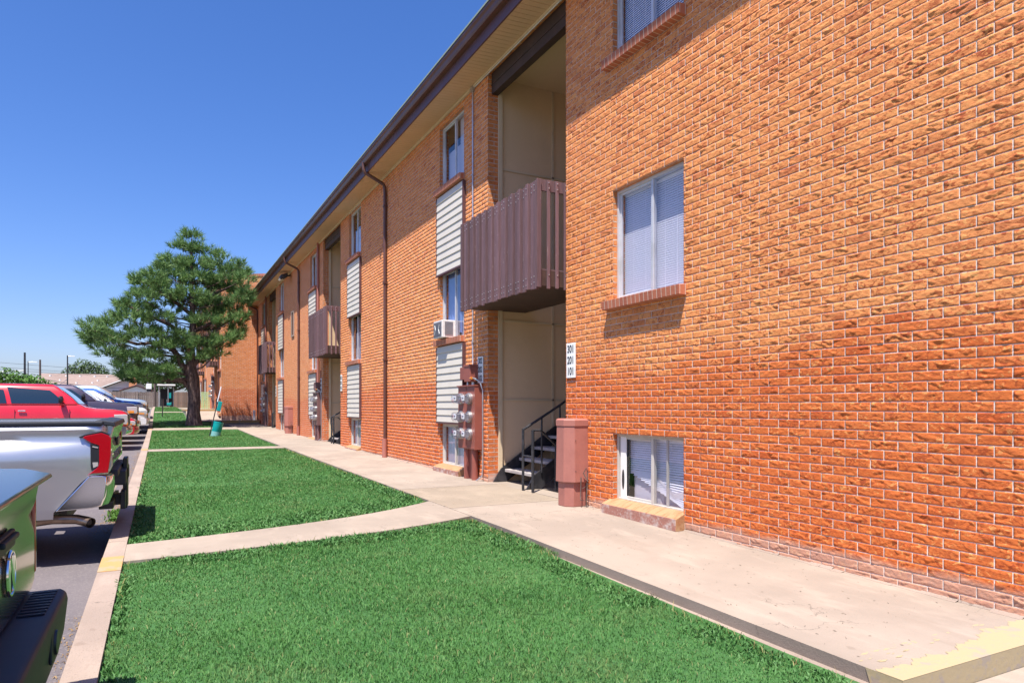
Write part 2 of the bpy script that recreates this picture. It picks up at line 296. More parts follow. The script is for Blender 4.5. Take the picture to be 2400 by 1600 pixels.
# ------------------------------------------------------------------ mesh helpers
class MB:
    def __init__(s): s.v = []; s.f = []; s.mi = []
    def add(s, vs, fs, mi=0):
        b = len(s.v); s.v += [tuple(v) for v in vs]; s.f += [tuple(b+i for i in f) for f in fs]; s.mi += [mi]*len(fs); return s
    def box(s, x0, x1, y0, y1, z0, z1, mi=0):
        if x0 > x1: x0, x1 = x1, x0
        if y0 > y1: y0, y1 = y1, y0
        if z0 > z1: z0, z1 = z1, z0
        v = [(x0,y0,z0),(x1,y0,z0),(x1,y1,z0),(x0,y1,z0),(x0,y0,z1),(x1,y0,z1),(x1,y1,z1),(x0,y1,z1)]
        return s.add(v, [(0,3,2,1),(4,5,6,7),(0,1,5,4),(1,2,6,5),(2,3,7,6),(3,0,4,7)], mi)
    def quad(s, a, b, c, d, mi=0): return s.add([a,b,c,d], [(0,1,2,3)], mi)
    def prism(s, pts, axis, a, b, mi=0):
        """extrude closed polygon pts (2-D) along axis 'x','y','z' from a to b"""
        f = {'x': lambda p,t: (t,p[0],p[1]), 'y': lambda p,t: (p[0],t,p[1]), 'z': lambda p,t: (p[0],p[1],t)}[axis]
        n = len(pts); v = [f(p,a) for p in pts]+[f(p,b) for p in pts]
        return s.add(v, [tuple(range(n))[::-1], tuple(range(n,2*n))]+[(i,(i+1)%n,n+(i+1)%n,n+i) for i in range(n)], mi)
    def tube(s, pts, rad, seg=8, mi=0, cap=True):
        pts = [Vector(p) for p in pts]; n = len(pts); rads = rad if isinstance(rad, (list, tuple)) else [rad]*n
        ring = []; ref = None
        for i, p in enumerate(pts):
            d = (pts[min(i+1,n-1)]-pts[max(i-1,0)]).normalized()
            if ref is None: ref = Vector((0,0,1)) if abs(d.z) < .9 else Vector((1,0,0))
            a = d.cross(ref).normalized(); b = a.cross(d).normalized(); ref = b
            ring.append([p+(a*math.cos(2*math.pi*k/seg)+b*math.sin(2*math.pi*k/seg))*rads[i] for k in range(seg)])
        v = [q for r in ring for q in r]; f = []
        for i in range(n-1):
            for k in range(seg): f.append((i*seg+k, i*seg+(k+1)%seg, (i+1)*seg+(k+1)%seg, (i+1)*seg+k))
        if cap: f.append(tuple(range(seg))[::-1]); f.append(tuple((n-1)*seg+k for k in range(seg)))
        return s.add(v, f, mi)
    def loft(s, rings, mi=0, closed=True, caps=True):
        n = len(rings[0]); v = [p for r in rings for p in r]; f = []
        for i in range(len(rings)-1):
            for k in range(n if closed else n-1): f.append((i*n+k, i*n+(k+1)%n, (i+1)*n+(k+1)%n, (i+1)*n+k))
        if caps: f.append(tuple(range(n))[::-1]); f.append(tuple((len(rings)-1)*n+k for k in range(n)))
        return s.add(v, f, mi)
    def sphere(s, c, r, seg=12, rings=8, mi=0, sz=1.0):
        v = []; f = []
        for i in range(rings+1):
            th = math.pi*i/rings
            for k in range(seg): ph = 2*math.pi*k/seg; v.append((c[0]+r*math.sin(th)*math.cos(ph), c[1]+r*math.sin(th)*math.sin(ph), c[2]+r*sz*math.cos(th)))
        for i in range(rings):
            for k in range(seg): f.append((i*seg+k,(i+1)*seg+k,(i+1)*seg+(k+1)%seg,i*seg+(k+1)%seg))
        return s.add(v, f, mi)
    def xf(s, mat):
        s.v = [tuple(mat @ Vector(v)) for v in s.v]; return s
    def build(s, name, mats, parent=None, smooth=False, uv=False, bevel=0, sharp=40, local=False, recalc=True):
        """vertices are world coordinates unless local; they are stored relative to the parent's place"""
        off = Vector((0,0,0))
        if parent is not None and not local:
            p = parent
            while p is not None: off = off+p.location; p = p.parent
        me = bpy.data.meshes.new(name)
        me.from_pydata([tuple(Vector(v)-off) for v in s.v], [], s.f)
        if not isinstance(mats, (list, tuple)): mats = [mats]
        for m in mats: me.materials.append(M[m] if isinstance(m, str) else m)
        me.polygons.foreach_set("material_index", s.mi)
        if recalc:
            bm = bmesh.new(); bm.from_mesh(me); bmesh.ops.recalc_face_normals(bm, faces=bm.faces)
            bm.to_mesh(me); bm.free()
        if uv:
            l = me.uv_layers.new(name="UVMap"); arr = np.zeros(len(me.loops)*2)
            for p in me.polygons:
                nx, ny, nz = (abs(c) for c in p.normal)
                for li in p.loop_indices:
                    c = me.vertices[me.loops[li].vertex_index].co+off
                    if nx >= ny and nx >= nz: a, b = c.y, c.z
                    elif ny >= nz: a, b = c.x+.06, c.z
                    else: a, b = c.y, c.x
                    arr[li*2] = a; arr[li*2+1] = b
            l.data.foreach_set("uv", arr)
        if smooth:
            for p in me.polygons: p.use_smooth = True
            me.set_sharp_from_angle(angle=R(sharp))
        me.update()
        o = bpy.data.objects.new(name, me); COL.objects.link(o)
        if parent is not None: o.parent = parent
        if bevel:
            b = o.modifiers.new("bevel", 'BEVEL'); b.width = bevel; b.segments = 2; b.limit_method = 'ANGLE'; b.angle_limit = R(35)
        return o
def tag(o, label=None, cat=None, group=None, kind=None):
    if label: o['label'] = label
    if cat: o['category'] = cat
    if group: o['group'] = group
    if kind: o['kind'] = kind
    return o
def empty(name, loc, label, cat, group=None):
    o = bpy.data.objects.new(name, None); COL.objects.link(o); o.location = loc; o.empty_display_size = .2
    return tag(o, label, cat, group)
def struct(name, mb, mats, **kw): return tag(mb.build(name, mats, **kw), kind='structure')
def dup(root, loc, label, group=None):
    r = root.copy(); COL.objects.link(r); r.location = loc; r['label'] = label
    if group: r['group'] = group
    for ch in list(root.children):
        c = ch.copy(); COL.objects.link(c); c.parent = r
        for g in list(ch.children):
            d = g.copy(); COL.objects.link(d); d.parent = c
    return r
def text_mesh(body, size, depth=.0015):
    cu = bpy.data.curves.new("lettering", 'FONT'); cu.body = body; cu.size = size; cu.extrude = depth; cu.align_x = 'CENTER'; cu.align_y = 'CENTER'; cu.space_line = 1.06; cu.offset = size*.012
    o = bpy.data.objects.new("lettering", cu); COL.objects.link(o); bpy.context.view_layer.update()
    me = bpy.data.meshes.new_from_object(o.evaluated_get(bpy.context.evaluated_depsgraph_get())); bpy.data.objects.remove(o)
    return me
def boolean_cut(o, cutter_mb):
    c = cutter_mb.build("cutter", 'dark'); c.parent = o.parent
    m = o.modifiers.new("cut", 'BOOLEAN'); m.object = c; m.operation = 'DIFFERENCE'; m.solver = 'EXACT'; m.use_self = True
    bpy.context.view_layer.update(); dg = bpy.context.evaluated_depsgraph_get()
    me = bpy.data.meshes.new_from_object(o.evaluated_get(dg)); o.modifiers.remove(m); old = o.data; o.data = me
    bpy.data.objects.remove(c); 
    for p in me.polygons: p.use_smooth = True
    me.set_sharp_from_angle(angle=R(38))

# ------------------------------------------------------------------ heights of the ground
GP = [(-30,-.12),(1.9,-.06),(6,0),(10,.02),(15,.05),(20,.09),(25,.13),(31,.20),(33,.33),(35.5,.42),(38,.55),(41,.74),(46,.93),(55,1.06),(62,1.12),(75,1.15),(900,1.15)]
def g(y):
    for (a,za),(b,zb) in zip(GP, GP[1:]):
        if y <= b: return za+(zb-za)*(y-a)/(b-a)
    return 1.15
WP = [(-30,-.12),(1.9,-.06),(6,0),(10,.02),(15,.05),(20,.09),(25,.13),(31,.20),(37.1,.30),(60,1.0)]
def gw(y):
    for (a,za),(b,zb) in zip(WP, WP[1:]):
        if y <= b: return za+(zb-za)*(y-a)/(b-a)
    return .3
def ys(a, b, st=1.0):
    r = [a]; k = math.floor(a/st)*st+st
    while k < b-1e-6: r.append(k); k += st
    return r+[b]
def strip(mb, x0, x1, a, b, hf, dz, thick=None, st=1.0, mi=0, side_mi=None):
    """sheet (or slab) following a height function"""
    Y = ys(a, b, st)
    for p, q in zip(Y, Y[1:]):
        zp, zq = hf(p)+dz, hf(q)+dz
        mb.quad((x0,p,zp),(x1,p,zp),(x1,q,zq),(x0,q,zq), mi)
        if thick:
            sm = mi if side_mi is None else side_mi
            mb.quad((x0,p,zp),(x0,q,zq),(x0,q,zq-thick),(x0,p,zp-thick), sm); mb.quad((x1,p,zp),(x1,p,zp-thick),(x1,q,zq-thick),(x1,q,zq), sm)
    if thick:
        sm = mi if side_mi is None else side_mi
        for y in (a, b): mb.quad((x0,y,hf(y)+dz),(x0,y,hf(y)+dz-thick),(x1,y,hf(y)+dz-thick),(x1,y,hf(y)+dz), sm)
    return mb

# ------------------------------------------------------------------ ground, parking, walks
mb = MB(); strip(mb, -900, 900, -60, 0, g, -.36, st=40.0); strip(mb, -900, 900, 0, 80, g, -.36, st=2.0); strip(mb, -900, 900, 80, 900, g, -.36, st=40.0)
struct('ground', mb, 'earth', recalc=False)
mb = MB(); strip(mb, -14, -.30, -12, 68, g, -.215, st=1.5); struct('parking_lot', mb, 'asphalt', recalc=False)
mb = MB()
for yy in (5.3, 10.0, 12.9, 21.9, 24.9, 27.8, 30.8, 33.9, 37.0): strip(mb, -5.2, -.95, yy-.05, yy+.05, g, -.210, st=5)
struct('parking_lines', mb, 'yellow', recalc=False)
mb = MB()
prev = -12
for e in [3.0, 6.9, 9.9, 12.9, 15.9, 18.9, 21.9, 24.9, 27.9, 31, 34, 37, 40, 45, 50, 56, 62]:
    strip(mb, -.392, -.245, prev+.004, e-.004, g, 0.0, .34); prev = e
o = struct('curb', mb, 'curb', recalc=False, bevel=.012)
mb = MB()
for a, b in ((5.72, 6.22), (19.3, 19.9), (31.4, 31.9)):
    strip(mb, -.393, -.244, a, b, g, .004, .06)
struct('curb_paint', mb, 'yellow', recalc=False)
# lawns (soil sheets; blades stand on them)
def path1_n(x): t = (x+.25)/3.2; return 6.03+.30*t+.42*t*t*t if t >= 0 else 6.03
def path1_f(x): t = (x+.25)/3.3; return 6.74+.62*t+.72*t*t*t if t >= 0 else 6.74
LX1 = 3.0
def lawn_dz(x, y):
    return -.024-(.012+.022*max(0, min(1, (5.5-y)/3)))*max(0, min(1, (x-1.5)/1.5))
mb = MB()
def lawn_piece(fn_a, fn_b, xa=-.245, xb=LX1, nx=10):
    xs = [xa+(xb-xa)*i/nx for i in range(nx+1)]
    for x0, x1 in zip(xs, xs[1:]):
        ny = max(2, int(abs(fn_b(x0)-fn_a(x0))/1.2))
        for j in range(ny):
            def P(x, t): y = fn_a(x)+(fn_b(x)-fn_a(x))*t; return (x, y, g(y)+lawn_dz(x, y))
            mb.quad(P(x0,j/ny), P(x1,j/ny), P(x1,(j+1)/ny), P(x0,(j+1)/ny))
P2A, P2B, P3A, P3B = 19.0, 19.75, 31.25, 32.1
lawn_piece(lambda x: -3.0, path1_n, xb=2.93); lawn_piece(path1_f, lambda x: P2A, xb=3.02); lawn_piece(lambda x: P2B, lambda x: P3A); lawn_piece(lambda x: P3B, lambda x: 36.0, xb=2.3); lawn_piece(lambda x: 36.0, lambda x: 62, xb=1.25)
struct('lawn', mb, 'lawnbase', recalc=False)
# cross paths
mb = MB()
xs = [-.245+3.3*i/14 for i in range(15)]
for x0, x1 in zip(xs, xs[1:]):
    def Q(x, y, dz=0): return (x, y, g(y)-.004+dz)
    a0, a1, b0, b1 = path1_n(x0), path1_n(x1), path1_f(x0), path1_f(x1)
    mb.quad(Q(x0,a0),Q(x1,a1),Q(x1,b1),Q(x0,b0)); mb.quad(Q(x0,a0),Q(x0,a0,-.1),Q(x1,a1,-.1),Q(x1,a1)); mb.quad(Q(x0,b0),Q(x1,b1),Q(x1,b1,-.1),Q(x0,b0,-.1))
strip(mb, -.245, 3.02, P2A, P2B, g, -.006, .1); strip(mb, -.245, 3.02, P3A, P3B, g, -.006, .1); strip(mb, -.2, 1.25, 43.5, 44.3, g, -.01, .1)
struct('cross_path', mb, ['walk'], recalc=False)
# walk along the facade: slabs with open joints
mb = MB(); joints = [1.93, 7.35, 9.25, 14.65, 18.7, 20.9, 26.2, 31.0, 36.0]
for i, (a, b) in enumerate(zip(joints, joints[1:])):
    strip(mb, 3.0, 4.62, a+.008, b-.008, gw, 0.0, .11, mi=1 if i == 1 else 0, side_mi=2)
# corner fillets where path meets walk
struct('walk', mb, ['walk', 'walk_rough', 'walk_side'], recalc=False, bevel=.006)
mb = MB(); strip(mb, 3.0, 4.62, 7.0, 35.9, gw, -.05); struct('walk_bed', mb, 'litter', recalc=False)
mb = MB(); strip(mb, 2.86, 3.0, -3, 4.9, g, -.068, .1); struct('edging_strip', mb, 'curb', recalc=False)
# yellow painted end of the walk: ragged brushed edge
mb = MB(); n = 260; z = gw(1.95)+.004; r2 = random.Random(3)
def rag(t): return .022*math.sin(t*9+1)+.016*math.sin(t*27+1)+.010*math.sin(t*71)+.007*math.sin(t*160)+r2.uniform(-.006, .006)
top = [(3.0+1.5*i/n, 2.03+.15*(i/n)+max(-.05, rag(i/n))) for i in range(n+1)]
for (xa, ya), (xb, yb) in zip(top, top[1:]): mb.quad((xa,1.936,z),(xb,1.936,z),(xb,yb,z+.0002),(xa,ya,z+.0002))
for _ in range(60):
    x = r2.uniform(3.02, 4.45); y = 2.10+.15*(x-3)/1.5+r2.uniform(0, .16); s_ = r2.uniform(.004, .02); mb.quad((x-s_*2,y,z+.0004),(x,y-s_*.5,z+.0004),(x+s_*2,y+s_*.3,z+.0004),(x,y+s_*.6,z+.0004))
mb.quad((2.995,1.9335,z),(4.6,1.9335,z),(4.6,1.9335,z-.112),(2.995,1.9335,z-.112)); mb.quad((2.996,1.934,z),(2.996,2.12,z),(2.996,2.08,z-.11),(2.996,1.934,z-.11))
struct('walk_end_paint', mb, 'pale_yellow', recalc=False)
mb = MB(); strip(mb, 2.99, 9, -4, 1.93, g, -.106, .1, st=2); struct('lower_walk', mb, 'walk', recalc=False)
# raised landing in front of the projecting block, ramp and walk beyond
mb = MB(); mb.box(2.75, 4.46, 35.95, 37.1, .1, .485); struct('raised_landing', mb, 'walk', bevel=.01)
mb = MB(); mb.box(2.73, 4.47, 35.93, 35.949, .36, .475); mb.box(2.73, 4.47, 35.93, 36.05, .4855, .49); struct('landing_paint', mb, 'yellow')
mb = MB()
mb.quad((1.25,37.2,.50),(2.8,37.2,.50),(2.8,39.2,.93),(1.25,39.2,.93)); mb.quad((1.25,37.2,.50),(1.25,39.2,.93),(1.25,39.2,.3),(1.25,37.2,.3)); mb.quad((1.9,36.1,.46),(2.8,36.1,.46),(2.8,37.2,.50),(1.25,37.2,.50))
mb.box(1.25, 2.8, 39.2, 62, .4, 1.02)
struct('upper_walk', mb, 'walk', recalc=False)
mb = MB(); mb.box(1.235, 2.7, 39.17, 39.199, .93, 1.01); mb.box(1.225, 1.248, 39.2, 46, .92, 1.025); struct('upper_walk_paint', mb, 'yellow')

# ------------------------------------------------------------------ apartment blocks
def siding_panel(root, X0, Y0, Y1, z0, z1, laps):
    mb = MB(); h = (z1-z0)/laps
    for i in range(laps):
        a = z0+i*h; b = a+h
        mb.quad((X0-.055,Y0,a+.011),(X0-.055,Y1,a+.011),(X0-.042,Y1,b),(X0-.042,Y0,b)); mb.quad((X0-.055,Y0,a+.011),(X0-.055,Y1,a+.011),(X0-.038,Y1,a),(X0-.040,Y0,a))
    p = mb.build('siding_panel', 'vinyl', root, recalc=False)
    mb = MB(); mb.box(X0-.058, X0-.005, Y0-.03, Y0, z0, z1); mb.box(X0-.058, X0-.005, Y1, Y1+.012, z0, z1); mb.box(X0-.066, X0-.004, Y0-.03, Y1+.012, z0-.022, z0-.001)
    mb.build('panel_trim', 'fascia', p)
def sill(root, X0, Y0, Y1, z, low=False, near=False):
    mb = MB()
    if low: mb.prism([(X0-.115,z-.035),(X0-.115,z-.155),(X0+.02,z-.155),(X0+.06,z+.02),(X0,z+.012)], 'y', Y0-.015, Y1+.06)
    else: mb.prism([(X0-.105,z-.005),(X0-.098,z-.1),(X0-.002,z-.105),(X0+.06,z-.09),(X0+.06,z+.012)], 'y', Y0-.04, Y1+.08)
    if low:
        for i, f in enumerate(mb.f): 
            if i == 2: mb.mi[i] = 1
        mb.build('sill', ['tan_sill', 'chipped_sill'], root, uv=True, bevel=.006)
    else: mb.build('sill', 'rowlock', root, uv=True, bevel=.004)
def window(root, X0, Y0, Y1, z0, z1, style='blind', broken=False):
    F = X0+.055; t = .032; ym = (Y0+Y1)/2-.03
    mb = MB()
    for a, b, c, d in ((Y0,Y0+t,z0,z1),(Y1-t,Y1,z0,z1),(Y0+t,Y1-t,z0,z0+t),(Y0+t,Y1-t,z1-t,z1)): mb.box(F, F+.07, a, b, c, d)
    mb.box(F+.004, F+.05, ym-.018, ym+.018, z0+t, z1-t)
    for a, b, c, d in ((ym+.018,ym+.04,z0+t,z1-t),(Y1-t-.03,Y1-t,z0+t,z1-t),(ym+.04,Y1-t-.03,z0+t,z0+t+.025),(ym+.04,Y1-t-.03,z1-t-.025,z1-t)): mb.box(F+.02, F+.045, a, b, c, d)
    if broken: mb.box(F+.018, F+.04, ym-.23, ym-.205, z0+t, z1-t)
    w_ = mb.build('window', 'alu' if style != 'low' else 'whiteframe', root, bevel=.003)
    mb = MB(); mb.quad((F+.03,ym,z0+t), (F+.03,ym,z1-t), (F+.03,Y1-t,z1-t), (F+.03,Y1-t,z0+t)); mb.quad((F+.014,Y0+t-.005,z0+t-.005), (F+.014,Y0+t-.005,z1-t+.005), (F+.014,ym,z1-t+.005), (F+.014,ym,z0+t-.005))
    mb.build('pane', 'glass', w_, recalc=False)
    B = F+.085
    mb = MB()
    if style in ('blind', 'low'):
        pitch = .024; n_ = int((z1-z0-.05)/pitch)
        for i in range(n_):
            zt = z1-.05-i*pitch
            if broken:
                # slats torn loose: hanging lower toward the near side, gone at far bottom
                fr = i/n_; yb = Y1-t-.10
                if fr > .55: yb = Y1-t-.12-(fr-.55)*1.55*(Y1-Y0)
                if yb < Y0+t+.12: continue
                sag = max(0, fr-.45)*.30
                mb.quad((B+.010,Y0+t,zt-.006-sag*.35),(B+.010,yb,zt-.006-max(0,fr-.5)*-.1),(B,yb,zt-.026-max(0,fr-.5)*-.1),(B,Y0+t,zt-.026-sag*.35))
            else:
                mb.quad((B+.012,Y0+t-.01,zt),(B+.012,Y1-t+.01,zt),(B,Y1-t+.01,zt-.0265),(B,Y0+t-.01,zt-.0265))
        if broken:
            for k in range(5): mb.quad((B-.004,Y0+t,z0+.22-k*.016),(B-.004,Y0+.30,z0+.165-k*.012),(B-.002,Y0+.30,z0+.155-k*.012),(B-.002,Y0+t,z0+.205-k*.016)); mb.quad((B-.004,Y0+.30,z0+.165-k*.012),(B,ym+.05,z0+.33-k*.004),(B,ym+.05,z0+.32-k*.004),(B-.002,Y0+.30,z0+.155-k*.012))
        mb.box(B-.008, B+.02, Y0+t, Y1-t, z1-.055, z1-.03)
        for yy in (Y0+.25, ym-.12, ym+.2, Y1-.2):
            if not broken: mb.box(B-.003, B-.001, yy, yy+.004, z0+.05, z1-.05)
        b_ = mb.build('blind', 'blind', w_, recalc=False)
        if broken:
            mb = MB()
            mb.box(F+.006, F+.02, Y1-t-.125, Y1-t-.03, z0+t, z1-t); mb.build('filler_board', 'white', w_)
            mb = MB(); pts = [(Y1-t-.077+.022*math.cos(a), z0+.24+.11*math.sin(a)) for a in [2*math.pi*i/20 for i in range(20)]]
            mb.prism(pts, 'x', F+.003, F+.0058); mb.build('vent_hole', 'dark', w_)
            mb = MB(); mb.box(F+.11, F+.35, ym-.06, Y1-.14, z0-.05, z0+.34); mb.box(F+.12, F+.3, Y0+.05, ym-.08, z0-.05, z0+.19); mb.build('room_goods', 'grey_sheet', w_, bevel=.05)
    elif style == 'curtain':
        N_ = 30; prof = []
        for i in range(N_+1):
            f_ = i/N_; y = Y1-t-f_*(Y1-Y0-.06)*.62; prof.append((B+.01+.012*math.sin(f_*34), y))
        v = []; 
        for (x, y), i in zip(prof, range(N_+1)):
            f_ = i/N_; bot = z0+.02+.38*(1-abs(f_-.62)*1.5 if f_ > .3 else .2)*.4
            v += [(x, y, bot), (x, y, z1-.03)]
        mb.add(v, [(2*i, 2*i+2, 2*i+3, 2*i+1) for i in range(N_)]); mb.build('curtain', 'curtain', w_, smooth=True, recalc=False)
        mb = MB(); mb.box(B+.03, B+.035, Y0+t, ym-.02, z0+.02, z1-.02); mb.build('roller_shade', 'grey_sheet', w_)
    else:
        mb.box(B+.01, B+.014, Y0+t, ym-.02, z0+.02, z1-.02); mb.box(B+.03, B+.034, ym-.04, Y1-t, z0+.02, z0+(z1-z0)*.62); mb.build('shade', 'grey_sheet', w_)
    return w_
def relief_bricks(root, X0, ya, yb, ops, wall_o):
    rng = np.random.default_rng(12); V = []; Fq = []; base_i = 0; C = .0677; BW = .2032; nrow = int(6.325/C)+1
    for k in range(-1, nrow):
        z0, z1 = k*C+.0033, (k+1)*C-.0033
        z1 = min(z1, 6.29)
        if z1-z0 < .02 or z1 < -.12: continue
        off = BW*.5 if k % 2 else 0
        j = math.floor((ya-off)/BW)
        while off+j*BW < yb:
            a, b = off+j*BW+.0040, off+(j+1)*BW-.0040; j += 1
            a, b = max(a, ya), min(b, yb)
            if b-a < .02: continue
            # clip by openings
            pieces = [(a, b, z0, z1)]
            for (oa, ob, oc, od) in ops:
                nxt = []
                for (pa, pb, pc, pd) in pieces:
                    if pb <= oa or pa >= ob or pd <= oc or pc >= od: nxt.append((pa, pb, pc, pd)); continue
                    if pa < oa: nxt.append((pa, oa, pc, pd))
                    if pb > ob: nxt.append((ob, pb, pc, pd))
                    ia, ib = max(pa, oa), min(pb, ob)
                    if pc < oc-.012: nxt.append((ia, ib, pc, oc))
                    if pd > od+.012: nxt.append((ia, ib, od, pd))
                pieces = nxt
            for (pa, pb, pc, pd) in pieces:
                if pb-pa < .012: continue
                near = pa < 4.4; mid_ = pa < 8.5
                nu, nv = (22, 9) if near else (14, 7) if mid_ else (7, 4)
                nu = max(3, int(nu*(pb-pa)/.2))
                u = np.linspace(0, 1, nu); v = np.linspace(0, 1, nv); UU, VV = np.meshgrid(u, v); yy = pa+(pb-pa)*UU; zz = pc+(pd-pc)*VV
                d = np.full_like(yy, (.0030 if pa < 8 else .0015)+rng.uniform(-.0008, .0012))+rng.uniform(-.002, .002)*(UU-.5)
                s_, t_ = yy-pa, zz-pc
                for _ in range(int(rng.integers(1, 5))):
                    u0 = rng.uniform(0, pb-pa); v0 = rng.uniform(.008, .055); m_ = rng.uniform(-.45, .45); c_ = rng.uniform(-7, 7); L_ = rng.uniform(.02, .055)
                    line = v0+m_*(s_-u0)+c_*(s_-u0)**2; e = t_-line; win = np.exp(-((s_-u0)/L_)**2)
                    d += win*rng.uniform(.0030, .0074)*np.exp(-np.abs(e)/.011)*np.tanh(e/.0022)*rng.choice([-1, 1])
                d += .0009*np.sin(s_*rng.uniform(60, 140)+rng.uniform(0, 6))*np.sin(t_*rng.uniform(80, 200)+rng.uniform(0, 6))
                if nv > 4: d += rng.normal(0, .00035, d.shape)
                d = np.maximum(d, .0008)
                rim = (UU < 1e-6) | (UU > 1-1e-6) | (VV < 1e-6) | (VV > 1-1e-6)
                d = np.where(rim, d*.82, d)
                P = np.stack([X0-d, yy, zz], -1).reshape(-1, 3)
                n_ = nu*nv; idx = np.arange(n_).reshape(nv, nu)
                q = np.stack([idx[:-1,:-1], idx[1:,:-1], idx[1:,1:], idx[:-1,1:]], -1).reshape(-1, 4)+base_i
                loop = np.concatenate([idx[0,:], idx[1:,-1], idx[-1,:-1][::-1], idx[1:-1,0][::-1]]); Pb = P[loop].copy(); Pb[:,0] = X0+.002
                m_ = len(loop); bi = np.arange(m_)+n_+base_i; li = loop+base_i
                q2 = np.stack([li, np.roll(li, -1), np.roll(bi, -1), bi], -1)
                V += [P, Pb]; Fq += [q, q2]; base_i += n_+m_
    V = np.concatenate(V).astype(np.float32); Fq = np.concatenate(Fq).astype(np.int32)
    V -= np.array(root.location, dtype=np.float32)
    me = bpy.data.meshes.new('brick_face'); me.vertices.add(len(V)); me.vertices.foreach_set('co', V.ravel()); me.loops.add(Fq.size); me.loops.foreach_set('vertex_index', Fq.ravel())
    me.polygons.add(len(Fq)); me.polygons.foreach_set('loop_start', np.arange(0, Fq.size, 4, dtype=np.int32)); me.update(calc_edges=True)
    me.materials.append(M['brick_relief']); o = bpy.data.objects.new('brick_face', me); COL.objects.link(o); o.parent = wall_o; return o
def gutter_prof(X): # outer gutter half-K profile (x,z) about fascia face X
    return None
def block(name, X0, zo, y0, y1, stairs, label, far=False, plain_first=True, wins=None, downs=()):
    bk = 'brick_far' if far else 'brick'
    root = empty(name, (X0, y0, zo), label, 'building')
    Z = lambda z: z+zo
    ops = []; W = []; sid = []
    for k, S in enumerate(stairs):
        for (a, b, kind) in ((S-2.15, S-.99, 'A'), (S+3.20, S+4.30, 'B')):
            if a < y0+.1 or b > y1-.1: continue
            for lv, (za, zb) in enumerate(((.14, .880), (2.36, 3.588), (5.05, 6.28))):
                if lv == 2 and kind == 'B': zb = 6.18
                ops.append((a, b, Z(za), Z(zb))); W.append((a, b, Z(za), Z(zb), lv, kind, k))
            if kind == 'B' or k > 0: sid.append((a, b))
        ops.append((S, S+2.27, Z(-.6), Z(6.325)))
    yc = sorted(set([y0, y1]+[o_[0] for o_ in ops]+[o_[1] for o_ in ops])); zc = sorted(set([Z(-.6), Z(6.325)]+[o_[2] for o_ in ops]+[o_[3] for o_ in ops]))
    mb = MB()
    for a, b in zip(yc, yc[1:]):
        for c, d in zip(zc, zc[1:]):
            my, mz = (a+b)/2, (c+d)/2
            if any(o_[0] < my < o_[1] and o_[2] < mz < o_[3] for o_ in ops): continue
            mb.quad((X0,a,c),(X0,a,d),(X0,b,d),(X0,b,c))
    for o_ in ops:
        a, b, c, d = o_; D = .17
        mb.quad((X0,b,c),(X0,b,d),(X0+D,b,d),(X0+D,b,c)); mb.quad((X0,a,c),(X0+D,a,c),(X0+D,a,d),(X0,a,d))
        mb.quad((X0,a,d),(X0+D,a,d),(X0+D,b,d),(X0,b,d)); mb.quad((X0,a,c),(X0,b,c),(X0+D,b,c),(X0+D,a,c))
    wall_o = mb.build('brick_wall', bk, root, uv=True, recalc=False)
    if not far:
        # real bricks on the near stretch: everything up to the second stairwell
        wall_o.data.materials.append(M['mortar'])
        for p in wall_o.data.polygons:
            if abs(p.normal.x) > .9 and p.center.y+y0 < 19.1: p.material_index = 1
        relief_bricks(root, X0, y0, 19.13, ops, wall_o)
    # gable-end wall and rear walls
    XR = X0+11
    mb = MB()
    rk = lambda x: Z(6.62)+.30+.125*(x-X0) if far else Z(6.33)+.125*(x-X0)
    mb.add([(X0,y0,Z(-.6)),(XR,y0,Z(-.6)),(XR,y0,rk(XR)),(X0,y0,rk(X0))], [(0,1,2,3)])
    if far: mb.add([(X0,y0,rk(X0)),(X0,y0+.2,rk(X0)),(X0,y0+.2,Z(6.3)),(X0,y0,Z(6.3))], [(0,1,2,3)])
    mb.add([(X0,y1,Z(-.6)),(XR,y1,Z(-.6)),(XR,y1,rk(XR)),(X0,y1,rk(X0))], [(3,2,1,0)]); mb.add([(XR,y0,Z(-.6)),(XR,y1,Z(-.6)),(XR,y1,rk(XR)),(XR,y0,rk(XR))], [(0,1,2,3)])
    mb.build('end_wall', bk, root, uv=True, recalc=False)
    if far:
        mb = MB(); mb.prism([(X0-.44,rk(X0-.44)-.0),(XR,rk(XR)),(XR,rk(XR)+.13),(X0-.44,rk(X0-.44)+.13)], 'y', y0-.03, y0+.25); mb.build('rake_trim', M['rowlock'], root, uv=True)
    for (a, b, c, d, lv, kind, k) in W:
        st = 'blind'; br = False
        if kind == 'B': st = ('low' if lv == 0 else 'curtain' if (lv == 1 and k == 0) else 'shade')
        if kind == 'A' and k > 0 and lv != 0: st = 'shade'
        if lv == 0: st = 'low'
        if lv == 0 and kind == 'A' and k == 0 and not far: br = True
        wo_ = window(root, X0, a, b, c, d, st, br)
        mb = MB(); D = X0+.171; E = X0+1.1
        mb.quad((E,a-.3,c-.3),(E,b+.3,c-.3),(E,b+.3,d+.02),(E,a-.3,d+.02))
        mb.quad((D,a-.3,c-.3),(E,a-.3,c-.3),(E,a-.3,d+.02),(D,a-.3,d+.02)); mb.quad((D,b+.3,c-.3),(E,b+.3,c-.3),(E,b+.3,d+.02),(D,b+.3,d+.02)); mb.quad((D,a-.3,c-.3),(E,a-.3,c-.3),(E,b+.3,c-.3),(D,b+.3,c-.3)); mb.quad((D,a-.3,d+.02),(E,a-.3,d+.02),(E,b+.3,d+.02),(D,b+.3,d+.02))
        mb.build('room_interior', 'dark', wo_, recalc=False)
        sill(root, X0, a, b, c, low=(lv == 0))
    for (a, b) in sid:
        siding_panel(root, X0, a-.05, b+.03, Z(3.53), Z(4.92), 11); siding_panel(root, X0, a-.05, b+.03, Z(.90), Z(2.24), 11)
